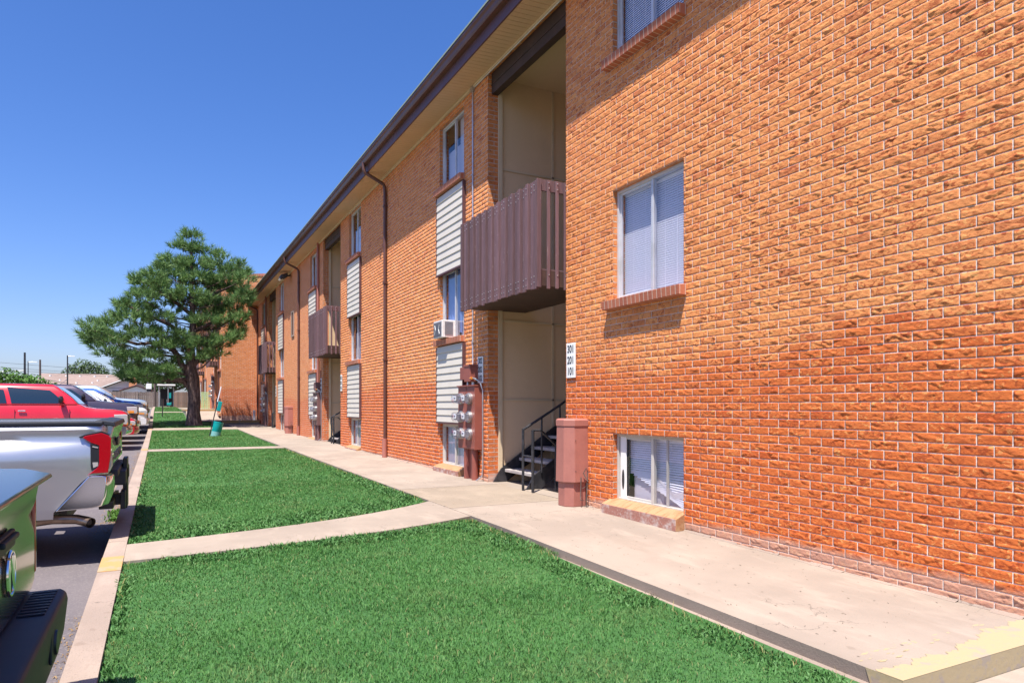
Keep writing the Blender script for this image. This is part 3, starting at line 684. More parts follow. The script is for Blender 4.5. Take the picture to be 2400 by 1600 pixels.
    # roof, gutter, fascia, soffit
    ya, yb = (y0-.1 if not far else y0+.26), (y1 if far or y1 < 37.05 else 37.09)
    mb = MB(); rz = lambda x: Z(6.635)+.125*(x-(X0-.58))
    mb.prism([(X0-.585,rz(X0-.585)-.02),(X0-.585,rz(X0-.585)),(XR+.4,rz(XR+.4)),(XR+.4,rz(XR+.4)-.02)], 'y', ya, yb); rf = mb.build('roof', 'roof', root)
    mb = MB(); mb.box(X0-.592, X0-.5855, ya, yb, Z(6.612), Z(6.638)); mb.build('drip_edge', 'drip', rf)
    mb = MB(); f0 = X0-.455; gp = [(f0,Z(6.60)),(f0,Z(6.475)),(f0-.075,Z(6.475)),(f0-.088,Z(6.50)),(f0-.10,Z(6.545)),(f0-.125,Z(6.575)),(f0-.127,Z(6.606)),(f0-.118,Z(6.606)),(f0-.112,Z(6.58)),(f0-.085,Z(6.545)),(f0-.07,Z(6.487)),(f0-.012,Z(6.487)),(f0-.012,Z(6.60))]
    mb.prism(gp, 'y', ya, yb); mb.build('gutter', 'brown', root)
    mb = MB(); mb.box(f0+.001, f0+.025, ya, yb, Z(6.305), Z(6.64)); mb.build('fascia', 'fascia', root)
    mb = MB(); y = ya
    st_ = .1 
    while y < yb-.01:
        e = min(y+st_-.007, yb); mb.add([(f0+.026,y,Z(6.308)),(X0-.0,y,Z(6.333)),(X0-.0,e,Z(6.333)),(f0+.026,e,Z(6.308)),(f0+.026,y,Z(6.320)),(X0-.0,y,Z(6.345)),(X0-.0,e,Z(6.345)),(f0+.026,e,Z(6.320))], [(0,1,2,3),(4,7,6,5),(0,4,5,1),(2,6,7,3)]); y += st_
    mb.box(f0+.026, X0+.1, ya, yb, Z(6.352), Z(6.36), 1)
    mb.build('soffit', ['soffit', 'gap'], root, recalc=True)
    mb = MB(); mb.box(X0-.035, X0-.004, ya, yb, Z(6.295), Z(6.328)); mb.build('frieze_trim', 'panel_trim', root)
    for S in stairs:
        a, b = S, S+2.27
        # beam and stairwell
        mb = MB(); mb.box(X0+.06, X0+.17, a+.004, b-.004, Z(6.0), Z(6.32)); mb.box(X0+.05, X0+.18, a+.004, b-.004, Z(6.13), Z(6.145)); mb.build('beam', 'beam', root)
        mb = MB(); x1 = X0+4.6; fz = Z(-1.3)
        mb.quad((X0+.172,b+.02,fz),(x1,b+.02,fz),(x1,b+.02,Z(6.3)),(X0+.172,b+.02,Z(6.3))); mb.quad((X0+.172,a-.02,fz),(x1,a-.02,fz),(x1,a-.02,Z(6.3)),(X0+.172,a-.02,Z(6.3)))
        mb.quad((x1,a,fz),(x1,b,fz),(x1,b,Z(6.3)),(x1,a,Z(6.3))); mb.quad((X0+.172,a-.02,Z(6.28)),(x1,a-.02,Z(6.28)),(x1,b+.02,Z(6.28)),(X0+.172,b+.02,Z(6.28)))
        wl = mb.build('stairwell_lining', 'panel', root, recalc=False)
        mb = MB()
        mb.box(X0+.172, X0+.235, b-.03, b+.018, Z(-.1), Z(6.27))
        for zz in (1.27, 2.50, 4.86): mb.box(X0+.24, x1-.02, b+.002, b+.018, Z(zz), Z(zz)+.03)
        for xx in (X0+1.15, X0+2.4): mb.box(xx, xx+.04, b+.002, b+.016, Z(-.1), Z(6.27))
        mb.build('panel_batten', 'panel_trim', wl)
        # landing with slatted balcony
        mb = MB(); mb.box(X0-.375, X0+.665, a+.02, b-.02+.1, Z(2.665), Z(2.86)); 
        bal = mb.build('balcony', 'beam', root)
        xo = X0-.40; yn, yf = a+.02, b+.09
        mb = MB(); ns = 22; pitch = (yf-yn-.06)/ns; rr = random.Random(int(S*10))
        for i in range(ns+1):
            yy = yn+.035+i*pitch; wd = .058; th = .038 if i % 2 == 0 else .02
            dz = rr.uniform(-.012, .012)
            mb.box(xo-(.02 if i % 2 == 0 else .0), xo+.024, yy-wd*.5, yy+wd*.62, Z(2.63)+dz, Z(3.955)+dz*.7)
        sc1 = mb.build('slat_screen', 'slat', bal, bevel=.004)
        mb = MB()
        for i in range(4):
            xx = xo+.03+i*.122
            mb.box(xx-.022 if i else xo-.018, xx+.020 if i else xo+.045, yn-.024, yn, Z(2.64)-.01*(i % 2), Z(3.965))
        mb.build('end_slats', 'slat', bal, bevel=.004)
        mb = MB(); mb.box(xo+.026, X0-.01, yn+.001, yn+.03, Z(3.83), Z(3.97)); mb.box(xo+.026, X0-.01, yn+.001, yn+.03, Z(2.70), Z(2.87)); mb.box(xo+.026, xo+.06, yn+.03, yf, Z(3.84), Z(3.93)); mb.box(xo+.026, xo+.06, yn+.03, yf, Z(2.70), Z(2.80))
        mb.box(xo+.026, X0-.01, yf-.03, yf, Z(3.83), Z(3.97)); mb.box(xo+.026, X0-.01, yf-.03, yf, Z(2.70), Z(2.87)); pass
        mb.build('balcony_rail', 'slat', bal, bevel=.003)
        if not far:
            mb = MB()
            for i in range(ns+1):
                yy = yn+.04+i*pitch
                for zz in (3.90, 3.83, 2.78, 2.70): mb.sphere((xo-(.022 if i % 2 == 0 else .002), yy, Z(zz)+rr.uniform(-.006,.006)), .0075, 6, 4)
            for i in range(1, 4):
                for zz in (3.93, 3.86, 2.80): mb.sphere((xo+.03+i*.122, yn-.026, Z(zz)), .009, 6, 4)
            tag(mb.build('bolts', 'steel', bal), kind='stuff')
        # stair: flight up on the far side, well down on the near side
        mb = MB(); ystr0, ystr1 = b-1.12, b-.06
        mb.box(X0+.02, X0+.30, a, b, Z(-.15), Z(.015)); mb.box(X0+.30, x1, ystr0-.02, b, Z(-.15), Z(.012)); mb.box(X0+.30, x1, a, ystr0-.02, Z(-1.29), Z(-1.25)); mb.build('entry_floor', 'walk', wl, recalc=True)
        mb = MB()
        for i in range(13):
            x = X0+.26+.25*i; zt = Z(.215+.168*i)
            if zt > Z(2.5): break
            mb.box(x, x+.27, ystr0+.03, ystr1-.0, zt-.045, zt)
        stt = mb.build('stair_treads', 'tread', root, bevel=.004)
        mb = MB()
        for yy in (ystr0, ystr1+.01):
            mb.prism([(X0+.07,Z(.02)),(X0+.30,Z(.02)),(X0+3.6,Z(2.2)),(X0+3.6,Z(2.47)),(X0+.20,Z(.22))], 'y', yy, yy+.03)
        mb.build('stringer', 'black', stt)
        mb = MB(); tb = .014
        A = lambda x, z: (X0+x, ystr0-.02, Z(z))
        mb.tube([A(.0,.86),A(.6,1.20),A(3.0,2.8)], .018); mb.tube([A(.0,.02),A(.0,.87)], .02); mb.tube([A(.3,.25),A(.3,1.02)], tb); mb.tube([A(.6,.45),A(.6,1.2)], tb); mb.tube([A(.9,.65),A(.9,1.4)], tb); mb.tube([A(1.2,.8),A(1.2,1.6)], tb)
        y2 = ystr0-.30
        mb.tube([(X0+.0,y2,Z(.86)),(X0+.12,y2,Z(.86)),(X0+.42,y2,Z(.60)),(X0+1.9,y2,Z(-.5))], .016); mb.tube([(X0+.0,y2,Z(.02)),(X0+.0,y2,Z(.86))], .022)
        for xx, z1_, z2_ in ((.36,-.15,.66),(.62,-.35,.44),(.9,-.5,.22)): mb.tube([(X0+xx,y2,Z(z1_)),(X0+xx,y2,Z(z2_))], tb)
        mb.tube([(X0,ystr0-.02,Z(.5)),(X0,y2,Z(.5))], .012)
        mb.build('handrail', 'black', root)
        mb = MB()
        for i in range(6): mb.box(X0+.30+.25*i, X0+.58+.25*i, a+.03, ystr0-.32, Z(-.19-.17*i), Z(-.15-.17*i))
        mb.build('lower_stair_treads', 'tread', root)
    for yd in downs:
        mb = MB(); a = .038; xg = X0-.53
        mb.tube([(xg,yd,Z(6.50)),(xg,yd,Z(6.36)),(xg+.03,yd,Z(6.29)),(X0-.09,yd,Z(6.10)),(X0-.055,yd,Z(6.02)),(X0-.05,yd,Z(5.9)),(X0-.05,yd,Z(.3))], a, 10)
        for zz in (5.6, 3.9, 2.2): mb.box(X0-.095, X0-.002, yd-.046, yd+.046, Z(zz), Z(zz)+.03)
        d_ = mb.build('downspout', 'brown', root, smooth=True)
        mb = MB(); mb.tube([(X0-.06,yd,gw(yd)-.02 if not far else Z(.1)),(X0-.06,yd,Z(.47))], .055, 14); mb.build('drain_boot', 'pink', d_, smooth=True)
    return root
b1 = block('apartment_building', 4.51, 0, 2.17, 37.1, [7.25, 19.13, 31.01], 'long three storey orange brick apartment block with brown gutter, nearest on the right', downs=(14.75, 25.3, 36.8))
b2 = block('apartment_building', 2.80, .70, 37.1, 63, [39.6, 51.5], 'orange brick apartment block projecting beyond the pine, far end of the row', far=True, downs=(38.35,))

# wall-mounted conduit (part of the near block)
mb = MB(); X0 = 4.51
mb.tube([(X0-.015,2.2,6.30),(X0-.015,10.06,6.292)], .011, 8); mb.tube([(X0-.02,10.05,6.28),(X0-.02,10.05,1.98),(X0-.04,10.0,1.86),(X0-.1,10.0,1.80)], .012, 8); mb.box(X0-.05, X0-.001, 10.0, 10.1, 6.24, 6.31)
for zz in (4.9, 3.6, 2.2): mb.box(X0-.034, X0-.001, 10.03, 10.07, zz, zz+.02)
mb.build('conduit', 'steel', b1, smooth=True)
for yy in (21.95, 33.8):
    mb = MB(); mb.tube([(X0-.05,yy,6.33),(X0-.05,yy,1.5)], .038, 8); mb.tube([(X0-.02,yy-.25,2.3),(X0-.02,yy-.25,1.4)], .014, 8); mb.build('service_pipe', 'pink', b1, smooth=True)
mb = MB(); mb.box(X0-.035,X0-.001,26.45,27.0,3.80,3.86); mb.box(X0-.035,X0-.001,26.45,27.0,4.72,4.78); mb.box(X0-.035,X0-.001,26.45,26.53,3.86,4.72); mb.box(X0-.035,X0-.001,26.92,27.0,3.86,4.72); mb.box(X0-.012,X0-.001,26.53,26.92,3.86,4.72,1); mb.build('vent_frame', ['curb','brown'], b1)
mb = MB(); mb.box(X0-.004, X0-.0005, 9.66, 9.68, 3.2, 3.6); 
# wash of mortar along the foot of the wall
mb = MB(); r3 = random.Random(5); y = 2.17
while y < 36:
    e = y+r3.uniform(.05, .25)
    if not any(S-.02 < y < S+2.3 for S in (7.25,19.13,31.01)):
        hgt = r3.uniform(.004, .02); z = gw(y)+.001; dx = r3.uniform(.015, .05)
        mb.add([(X0-dx,y,z),(X0-dx*r3.uniform(.6,1.2),e,gw(e)+.001),(X0+.001,e,gw(e)+hgt),(X0+.001,y,z+hgt)], [(0,1,2,3)])
    y = e
tag(mb.build('mortar_bead', 'curb', b1, recalc=False), kind='stuff')

# ------------------------------------------------------------------ number signs
def number_sign(y0, y1, z0, z1, X, txt, label, cat='sign', size=.128):
    X = X-.011
    r_ = empty('number_sign', (X, (y0+y1)/2, (z0+z1)/2), label, cat, 'apartment number signs')
    mb = MB(); mb.box(X-.012, X-.002, y0, y1, z0, z1); mb.build('plate', 'sign', r_, bevel=.002)
    me = text_mesh(txt, size); me.materials.clear(); me.materials.append(M['ink'])
    me.transform(Matrix(((0,0,-1,-.0135),(-.80,0,0,0),(0,1.0,0,0),(0,0,0,1)))); o = bpy.data.objects.new('lettering', me); COL.objects.link(o); o.parent = r_
    mb = MB(); mb.sphere((X-.013,(y0+y1)/2,z1-.02), .004, 6, 4); mb.sphere((X-.013,(y0+y1)/2,z0+.02), .004, 6, 4); mb.build('screws', 'steel', r_)
number_sign(7.005, 7.205, 1.535, 1.96, X0, "301\n201\n101", "white number sign reading 301 201 101 on the lit brick right of the nearest stairwell")
number_sign(9.66, 9.86, 1.55, 1.965, X0, "302\n202\n102", "white number sign reading 302 202 102 in balcony shadow beside the nearest meter bank")
number_sign(18.88, 19.06, 1.60, 2.05, X0, "303\n203\n103", "pale number sign on the near side of the second stairwell, above its doorway edge")
number_sign(21.54, 21.74, 1.60, 2.05, X0, "304\n204\n104", "pale number sign on the shaded pier of the second stairwell beside the brown meter bank")
number_sign(30.76, 30.94, 1.60, 2.05, X0, "305\n205\n105", "small pale number sign by the third and farthest stairwell of the near block")

# ------------------------------------------------------------------ electric meter banks
def meter_bank(y, z, label, paint_, X=4.51, cols=(.17, .50), rows=(.86, .55, .26)):
    r_ = empty('meter_bank', (X, y, z), label, 'electric meters', 'electric meter banks on the brick walls')
    L = lambda mb_, nm, mt, par=r_, **k: mb_.build(nm, mt, par, **k)
    mb = MB(); mb.box(X-.135, X-.002, y, y+.66, z+.49, z+1.49); mb.box(X-.16, X-.004, y-.008, y+.668, z+1.485, z+1.505); mb.box(X-.141, X-.134, y+.33, y+.336, z+.5, z+1.48); mb.box(X-.139, X-.134, y+.01, y+.65, z+.5, z+.53); L(mb, 'box', paint_, bevel=.004)
    for cy in cols:
        for rz in rows:
            c = Vector((X-.135, y+cy, z+.49+rz*.93))
            mb = MB(); pr = [(0,.092),(.035,.092),(.037,.084),(.06,.084)]
            mb.loft([[(c.x-d, c.y+r*math.cos(2*math.pi*k/18), c.z+r*math.sin(2*math.pi*k/18)) for k in range(18)] for d, r in pr]); m_ = L(mb, 'meter', 'steel', smooth=True)
            mb = MB(); pr = [(.06,.078),(.145,.076),(.168,.062),(.172,.0)]
            mb.loft([[(c.x-d, c.y+r*math.cos(2*math.pi*k/18), c.z+r*math.sin(2*math.pi*k/18)) for k in range(18)] for d, r in pr], caps=False); L(mb, 'glass_dome', 'glass', m_, smooth=True, recalc=False)
            mb = MB(); mb.box(c.x-.125, c.x-.06, c.y-.042, c.y+.042, c.z-.05, c.z+.05); mb.box(c.x-.131, c.x-.125, c.y-.055, c.y+.055, c.z-.03, c.z+.045, 1); mb.box(c.x-.1325, c.x-.131, c.y-.03, c.y+.03, c.z-.004, c.z+.022); L(mb, 'register', ['ac_dark', 'sign'], m_)
    mb = MB(); mb.box(X-.16, X-.002, y+.12, y+.36, z+1.56, z+1.82); mb.box(X-.17, X-.002, y+.112, y+.368, z+1.80, z+1.83); L(mb, 'disconnect_box', paint_, bevel=.004)
    mb = MB(); mb.box(X-.13, X-.002, y+.38, y+.60, z+1.60, z+1.80); L(mb, 'junction_box', paint_, bevel=.004)
    mb = MB(); mb.tube([(X-.06,y+.22,z+1.5),(X-.06,y+.22,z+1.57)], .03, 10); mb.tube([(X-.05,y+.45,z+1.5),(X-.05,y+.45,z+1.61)], .022, 10); L(mb, 'nipple', 'steel', smooth=True)
    mb = MB()
    for cy, r in ((.15, .052), (.44, .058)): mb.tube([(X-.065,y+cy,z+.0),(X-.065,y+cy,z+.5)], r, 12)
    mb.box(X-.06, X-.002, y+.22, y+.38, z+.0, z+.5); L(mb, 'riser_pipe', paint_, smooth=True)
    mb = MB(); mb.tube([(X-.12,y+.14,z+1.62),(X-.12,y+.02,z+1.60),(X-.06,y-.03,z+1.55),(X-.025,y-.06,z+1.42),(X-.025,y-.065,z+.2),(X-.03,y-.05,z+.08),(X-.10,y+.02,z+.005)], .013, 8); L(mb, 'cable_conduit', 'steel', smooth=True)
    mb = MB(); mb.tube([(X-.14,y+.16,z+1.615),(X-.14,y+.10,z+1.61)], .022, 10); L(mb, 'brass_fitting', 'lens_amber', smooth=True)
    return r_
mbk = meter_bank(9.72, .015, 'rust red bank of six round glass electric meters beside the nearest stairwell', 'rust')
b_ = meter_bank(21.62, .10, 'brown bank of electric meters at the second stairwell, mid facade', 'brownbox')
dup(b_, (4.51, 33.45, .24), 'brown bank of electric meters at the third stairwell, next to the projecting block')
dup(b_, (2.80, 42.0, 1.02), 'grey brown bank of electric meters on the far block, right of the pine trunk')

# ------------------------------------------------------------------ floor-standing pipe covers
def cover(y, label, z):
    r_ = empty('utility_cover', (4.34, y, z), label, 'utility cover', 'pink metal pipe covers on the walk')
    def ring(sx, sy, zz, dx=0, dy=0):
        return [(4.36+dx+px*sx, y+dy+py*sy, z+zz) for px, py in ((.15,-.17),(-.04,-.17),(-.13,-.08),(-.13,.08),(-.04,.17),(.15,.17))]
    mb = MB(); mb.loft([ring(.88,.88,0), ring(.88,.88,.33)]); mb.build('base', 'pink', r_, bevel=.006)
    mb = MB(); mb.loft([ring(1.08,1.10,.285), ring(1.0,1.02,.95,0,.0)]); mb.build('shaft', 'pink', r_, bevel=.01)
    mb = MB(); mb.loft([ring(1.06,1.08,.945), ring(1.06,1.08,1.02), ring(.9,.92,1.035)]); mb.build('cap', 'pink', r_, bevel=.006)
    mb = MB()
    for dy, zz in ((-.185, .78), (-.185, .42), (-.09, .34)): mb.sphere((4.33 if dy < -.1 else 4.235, y+dy, z+zz), .006, 6, 4)
    mb.build('rivets', 'black', r_)
    mb = MB(); yy = y-.21
    mb.tube([(4.46,yy,z+.0),(4.455,yy-.02,z+.2),(4.47,yy-.01,z+.42),(4.44,yy-.03,z+.46),(4.42,yy,z+.4),(4.46,yy-.03,z+.3)], .006, 6); mb.tube([(4.40,yy+.02,z+.35),(4.38,yy,z+.12),(4.36,yy-.03,z+.09),(4.44,yy-.04,z+.08),(4.46,yy-.02,z+.25),(4.40,yy-.01,z+.22)], .006, 6); mb.build('loose_wire', 'polewood', r_)
    return r_
c0 = cover(6.93, 'pink six sided metal pipe cover standing on the walk before the nearest stairwell', .005)
dup(c0, (4.34, 26.9, .145), 'pink metal pipe cover farther along the facade between two downspouts')

# ------------------------------------------------------------------ window air conditioner
r_ = empty('air_conditioner', (4.45, 11.18, 2.36), 'white window air conditioner sticking out over the nearest siding panels', 'air conditioner')
mb = MB(); mb.box(4.33, 4.66, 10.985, 11.40, 2.375, 2.675); mb.build('housing', 'ac', r_, bevel=.008)
mb = MB(); mb.box(4.322, 4.3295, 11.01, 11.375, 2.40, 2.65)
for i in range(12): mb.box(4.318, 4.3225, 11.02, 11.365, 2.415+i*.019, 2.421+i*.019)
mb.build('coil_grille', 'ac_dark', r_)
mb = MB()
for i in range(13): mb.box(4.38, 4.53, 10.977, 10.9845, 2.42+i*.018, 2.43+i*.018)
mb.build('side_louvre', 'ac_dark', r_)
mb = MB(); mb.tube([(4.317,11.08,2.44),(4.317,11.12,2.52),(4.317,11.09,2.6)], .006, 6); mb.tube([(4.317,11.31,2.44),(4.317,11.27,2.52),(4.317,11.30,2.6)], .006, 6); mb.build('coil_marks', 'sign', r_)
# ------------------------------------------------------------------ floodlight
r_ = empty('floodlight', (4.4, 27.2, 6.2), 'dark floodlight under the eave between the second and third stairwell', 'light')
mb = MB(); mb.tube([(4.5,27.2,6.2),(4.32,27.2,6.16)], .03, 8); mb.build('bracket', 'black', r_)
mb = MB(); mb.prism([(4.36,6.26),(4.12,6.17),(4.06,6.02),(4.12,5.98),(4.38,6.12)], 'y', 27.0, 27.4); mb.build('housing', 'black', r_, bevel=.02)
mb = MB(); mb.prism([(4.06,6.02),(4.12,5.975),(4.20,6.02),(4.14,6.06)], 'y', 27.04, 27.36); mb.build('lens', 'sign', r_)
# ------------------------------------------------------------------ vehicles (local: nose at x=0, body along -x, z from the road)
def vehicle(name, label, kind, loc, rot, L, Wd, H, hood, belt, cowl, ws, rear_top, rear_bot, col, lamps=(.62, .30), sill_z=.42, big=True, group='vehicles parked along the kerb', tail=None, wheel=.38, mirror=True, black_bumper=False, rail=None, tailgate_z=None):
    root = empty(name, loc, label, kind, group); root.rotation_euler = (0, 0, rot); hw = Wd/2
    B = lambda mb_, nm, mt, par=None, **k: mb_.build(nm, mt, par or root, local=True, **k)
    truck = kind == 'pickup truck'; rz = rail if rail else belt
    def sec(x, w_, zb, zt, crown=.02):
        h = zt-zb; half = [(0,zb),(w_*.80,zb),(w_*.955,zb+.05),(w_*.985,zb+.20*h),(w_*1.0,zb+.45*h),(w_*.995,zb+.68*h),(w_*.972,zb+.88*h),(w_*.93,zt-.015),(w_*.86,zt+.004),(w_*.45,zt+crown*.8),(0,zt+crown)]
        return [(x,-y,z) for y,z in half]+[(x,y,z) for y,z in half[-2:0:-1]]
    nb = sill_z+.06
    st = [(0.0,.80,nb+.05,hood-.16),(-.04,.90,nb,hood-.10),(-.14,.965,nb-.02,hood-.05),(-.35,.99,nb-.04,hood-.01),(-.8,1.0,sill_z,hood+.02),(cowl+.12,1.0,sill_z,hood+.06),(cowl-.02,1.0,sill_z,belt),(ws,1.0,sill_z,belt),(rear_top,1.0,sill_z,belt)]
    if truck: st += [(rear_bot-.02,1.0,sill_z,rz),(-L+.5,.995,sill_z+.03,rz),(-L+.08,.985,sill_z+.10,rz),(-L+.02,.965,sill_z+.14,rz-.005),(-L,.94,sill_z+.16,rz-.02)]
    else: st += [(max(rear_bot,-L+.35),.99,sill_z+.02,belt),(-L+.10,.95,nb,belt-.06),(-L,.86,nb+.05,belt-.16)]
    mb = MB(); mb.loft([sec(x, hw*k, a, b) for x, k, a, b in st]); body = B(mb, 'body', col, smooth=True, sharp=50)
    # wheel arches
    wx = (-.98 if big else -.88, -L+(1.18 if truck else .95))
    cm = MB()
    for x in wx:
        for s_ in (-1, 1): cm.prism([(x+(wheel+.085)*math.cos(2*math.pi*k/28), wheel+.02+(wheel+.085)*math.sin(2*math.pi*k/28)) for k in range(28)], 'y', s_*(hw-.30), s_*(hw+.3))
    if truck: cm.box(rear_bot-.14, -L+.06, -hw+.13, hw-.13, rz-.50, rz+.3)
    if tail: tail_cut(cm, L, hw)
    boolean_cut(body, cm)
    for x in wx:
        for s_ in (-1, 1):
            y0 = s_*(hw-.02); y1 = s_*(hw-.26); c = wheel
            mb = MB(); prof = [(c*.62,y0-s_*.03),(c*.66,y0),(c*.93,y0),(c,y0-s_*.035),(c,y1+s_*.035),(c*.93,y1),(c*.6,y1)]
            mb.loft([[(x+r*math.cos(2*math.pi*k/28), y, wheel+r*math.sin(2*math.pi*k/28)) for k in range(28)] for r, y in prof], caps=False); tw = B(mb, 'wheel', 'tyre', smooth=True, sharp=35)
            mb = MB()
            for k in range(6):
                a = 2*math.pi*k/6; u_ = Vector((math.cos(a),0,math.sin(a))); v_ = Vector((-math.sin(a),0,math.cos(a))); o_ = Vector((x,y0-s_*.035,wheel))
                p = [o_+u_*.04+v_*.045, o_+u_*c*.6+v_*.035, o_+u_*c*.6-v_*.035, o_+u_*.04-v_*.045]; mb.add([*p, *[q-Vector((0,s_*.04,0)) for q in p]], [(0,1,2,3),(7,6,5,4),(0,4,5,1),(1,5,6,2),(2,6,7,3)])
            mb.loft([[(x+r*math.cos(2*math.pi*k/20), y, wheel+r*math.sin(2*math.pi*k/20)) for k in range(20)] for r, y in ((c*.64,y0-s_*.02),(c*.58,y0-s_*.09),(.09,y0-s_*.10),(.07,y0-s_*.02),(.0,y0-s_*.015))], caps=False); B(mb, 'rim', 'rim', tw, smooth=True, sharp=30, recalc=False)
    # cab
    tw_ = hw*.77; bw = hw*.955; zt = H; zb = belt-.03
    P = lambda x, y, z: Vector((x, y, z))
    bl = [P(cowl,-bw,zb), P(cowl,bw,zb), P(rear_bot,bw,zb), P(rear_bot,-bw,zb)]
    tp = [P(ws,-tw_,zt-.035), P(ws,tw_,zt-.035), P(rear_top,tw_,zt-.02), P(rear_top,-tw_,zt-.02)]
    def mid(f): return [b*(1-f)+t*f+Vector((.10*(1 if i < 2 else -.35)*f*(1-f)*2, (1 if i in (1,2) else -1)*.05*f*(1-f)*4*.6, 0)) for i, (b, t) in enumerate(zip(bl, tp))]
    rings = [[tuple(v) for v in mid(f)] for f in (0, .35, .7, 1.0)]
    def inset(r, k, dz):
        c = sum((Vector(v) for v in r), Vector())/4; return [tuple(c+(Vector(v)-c)*k+Vector((0,0,dz))) for v in r]
    rings.append(inset(rings[-1], .93, .028)); rings.append(inset(rings[-2], .6, .038))
    mb = MB(); mb.loft(rings); cab = B(mb, 'cab', col, smooth=True, bevel=.045, sharp=60)
    def surf(i, j, s, t, off):
        f = t; m_ = mid(f); a, b = m_[i], m_[j]; p = a+(b-a)*s
        n_ = (b-a).cross(mid(min(1,f+.02))[i]-mid(max(0,f-.02))[i]).normalized()
        c = Vector((sum(v.x for v in m_)/4, 0, p.z)); 
        if n_.dot(p-c) < 0: n_ = -n_
        return tuple(p+n_*off)
    def pane(name_, i, j, poly, mt='carglass', off=.012):
        # poly in (s,t); grid it by lofting in t
        v = []; ts = sorted(set(t for s, t in poly)); lo, hi = ts[0], ts[-1]; rows = []
        for q in range(7):
            t = lo+(hi-lo)*q/6; xs_ = []
            for (a, b) in zip(poly, poly[1:]+poly[:1]):
                if (a[1]-t)*(b[1]-t) <= 1e-9 and abs(a[1]-b[1]) > 1e-9: xs_.append(a[0]+(b[0]-a[0])*(t-a[1])/(b[1]-a[1]))
            if not xs_: continue
            s0, s1 = min(xs_), max(xs_); rows.append([surf(i, j, s0+(s1-s0)*k/6, t, off) for k in range(7)])
        mb = MB()
        for r in rows: v += r
        mb.add(v, [(a*7+k, a*7+k+1, (a+1)*7+k+1, (a+1)*7+k) for a in range(len(rows)-1) for k in range(6)])
        return B(mb, name_, mt, cab, smooth=True, recalc=False)
    pane('windshield', 0, 1, [(.05,.07),(.95,.07),(.93,.93),(.07,.93)], off=.02); pane('rear_window', 3, 2, [(.10,.12),(.90,.12),(.86,.88),(.14,.88)])
    ln = abs(cowl-rear_bot)
    for (i, j) in ((0,3),(1,2)):
        if rear_bot > -L*.62 or big:
            cuts = [(.10,.51),(.545,.93)] if abs(rear_bot-cowl) > 2.0 else [(.10,.88)]
        else: cuts = [(.10,.5),(.53,.92)]
        for k, (a, b) in enumerate(cuts):
            pane('side_window', i, j, [(a+(.0 if k == 0 else .0), .10),(b,.10),(b-.005,.88),(a+(.02 if k == 0 else .0),.86)])
    # door seams, handles, mirrors
    for s_ in (-1, 1):
        if mirror:
            mb = MB(); xm = cowl-.42; mb.loft([[(xm+dx*k, s_*(bw+.0+oy), belt+.13+dz*k) for dx, dz in ((.05,-.09),(.07,.0),(.04,.10),(-.04,.10),(-.05,-.09))] for oy, k in ((.03,.5),(.06,1),(.20,1),(.23,.75))]); mb.box(xm-.03, xm+.03, s_*(bw-.03), s_*(bw+.05), belt+.03, belt+.09); B(mb, 'mirror', 'trimblack', smooth=True, sharp=60)
        dm = MB(); xs_ = [cowl-.22, cowl-.22-min(1.25, (ln-.5)/2+.15)]
        if ln > 2.2: xs_.append(rear_bot+.12)
        for x in xs_: dm.box(x-.006, x+.006, s_*(hw-.004), s_*(hw+.0025), sill_z+.12, belt-.14)
        dm.box(min(xs_), cowl-.22, s_*(hw-.004), s_*(hw+.002), sill_z+.11, sill_z+.12); B(dm, 'door_seam', 'trimblack')
        for x in xs_[1:]:
            mb = MB(); mb.box(x+.07, x+.25, s_*(hw+.002), s_*(hw+.035), belt-.20, belt-.16); B(mb, 'door_handle', 'handle', bevel=.012)
        mb = MB(); lx, lh = lamps; lz = hood-.13-lh
        mb.prism([(-.30,lz+.03),(-.02,lz),(.012,lz+.03),(.008,lz+lh-.03),(-.05,lz+lh),(-.34,lz+lh-.01)], 'y', s_*hw*.66, s_*(hw*.988)); hl = B(mb, 'headlight', 'lens_clear', bevel=.02)
        mb = MB(); mb.box(-.30, -.10, s_*(hw*.985), s_*(hw*.992), lz+.02, lz+lh*.42); mb.box(-.05, .014, s_*hw*.68, s_*hw*.985, lz+.0, lz+lh*.22); B(mb, 'indicator', 'lens_amber', hl, bevel=.01)
    mb = MB(); mb.box(-.04, .02, -hw*.66, hw*.66, hood-.47, hood-.14)
    B(mb, 'grille', 'trimblack', bevel=.02)
    bm_ = 'trimblack' if black_bumper else ('chrome' if truck else col)
    mb = MB(); zz = nb-.02
    mb.loft([[(x, s_*1.0*y, z) for x, z in ((-.25,zz-.02),(.05-.1*abs(y/hw)**3,zz),(.10-.13*abs(y/hw)**3,zz+.06),(.10-.13*abs(y/hw)**3,zz+.18),(.05-.1*abs(y/hw)**3,zz+.24),(-.25,zz+.24))] for y in [hw*1.0*q/6 for q in range(-6,7)] for s_ in (1,)]); B(mb, 'front_bumper', bm_, smooth=True, sharp=45)
    mb = MB(); mb.box(-1.2, -L+.4, -hw*.55, hw*.55, .22, sill_z+.02); B(mb, 'underbody', 'trimblack')
    if not tail:
        for s_ in (-1, 1): mb = MB(); mb.box(-L-.01, -L+.16, s_*hw*.80, s_*hw*.975, rz-.50, rz-.12); B(mb, 'taillight', 'lens_red', bevel=.02)
        mb = MB(); mb.box(-L-.10, -L+.1, -hw*.95, hw*.95, nb-.02, nb+.18); B(mb, 'rear_bumper', 'chrome' if truck else 'trimblack', bevel=.03)
    return root
def tail_cut(cm, L, hw): pass
PI = math.pi
AS = lambda y: g(y)-.215
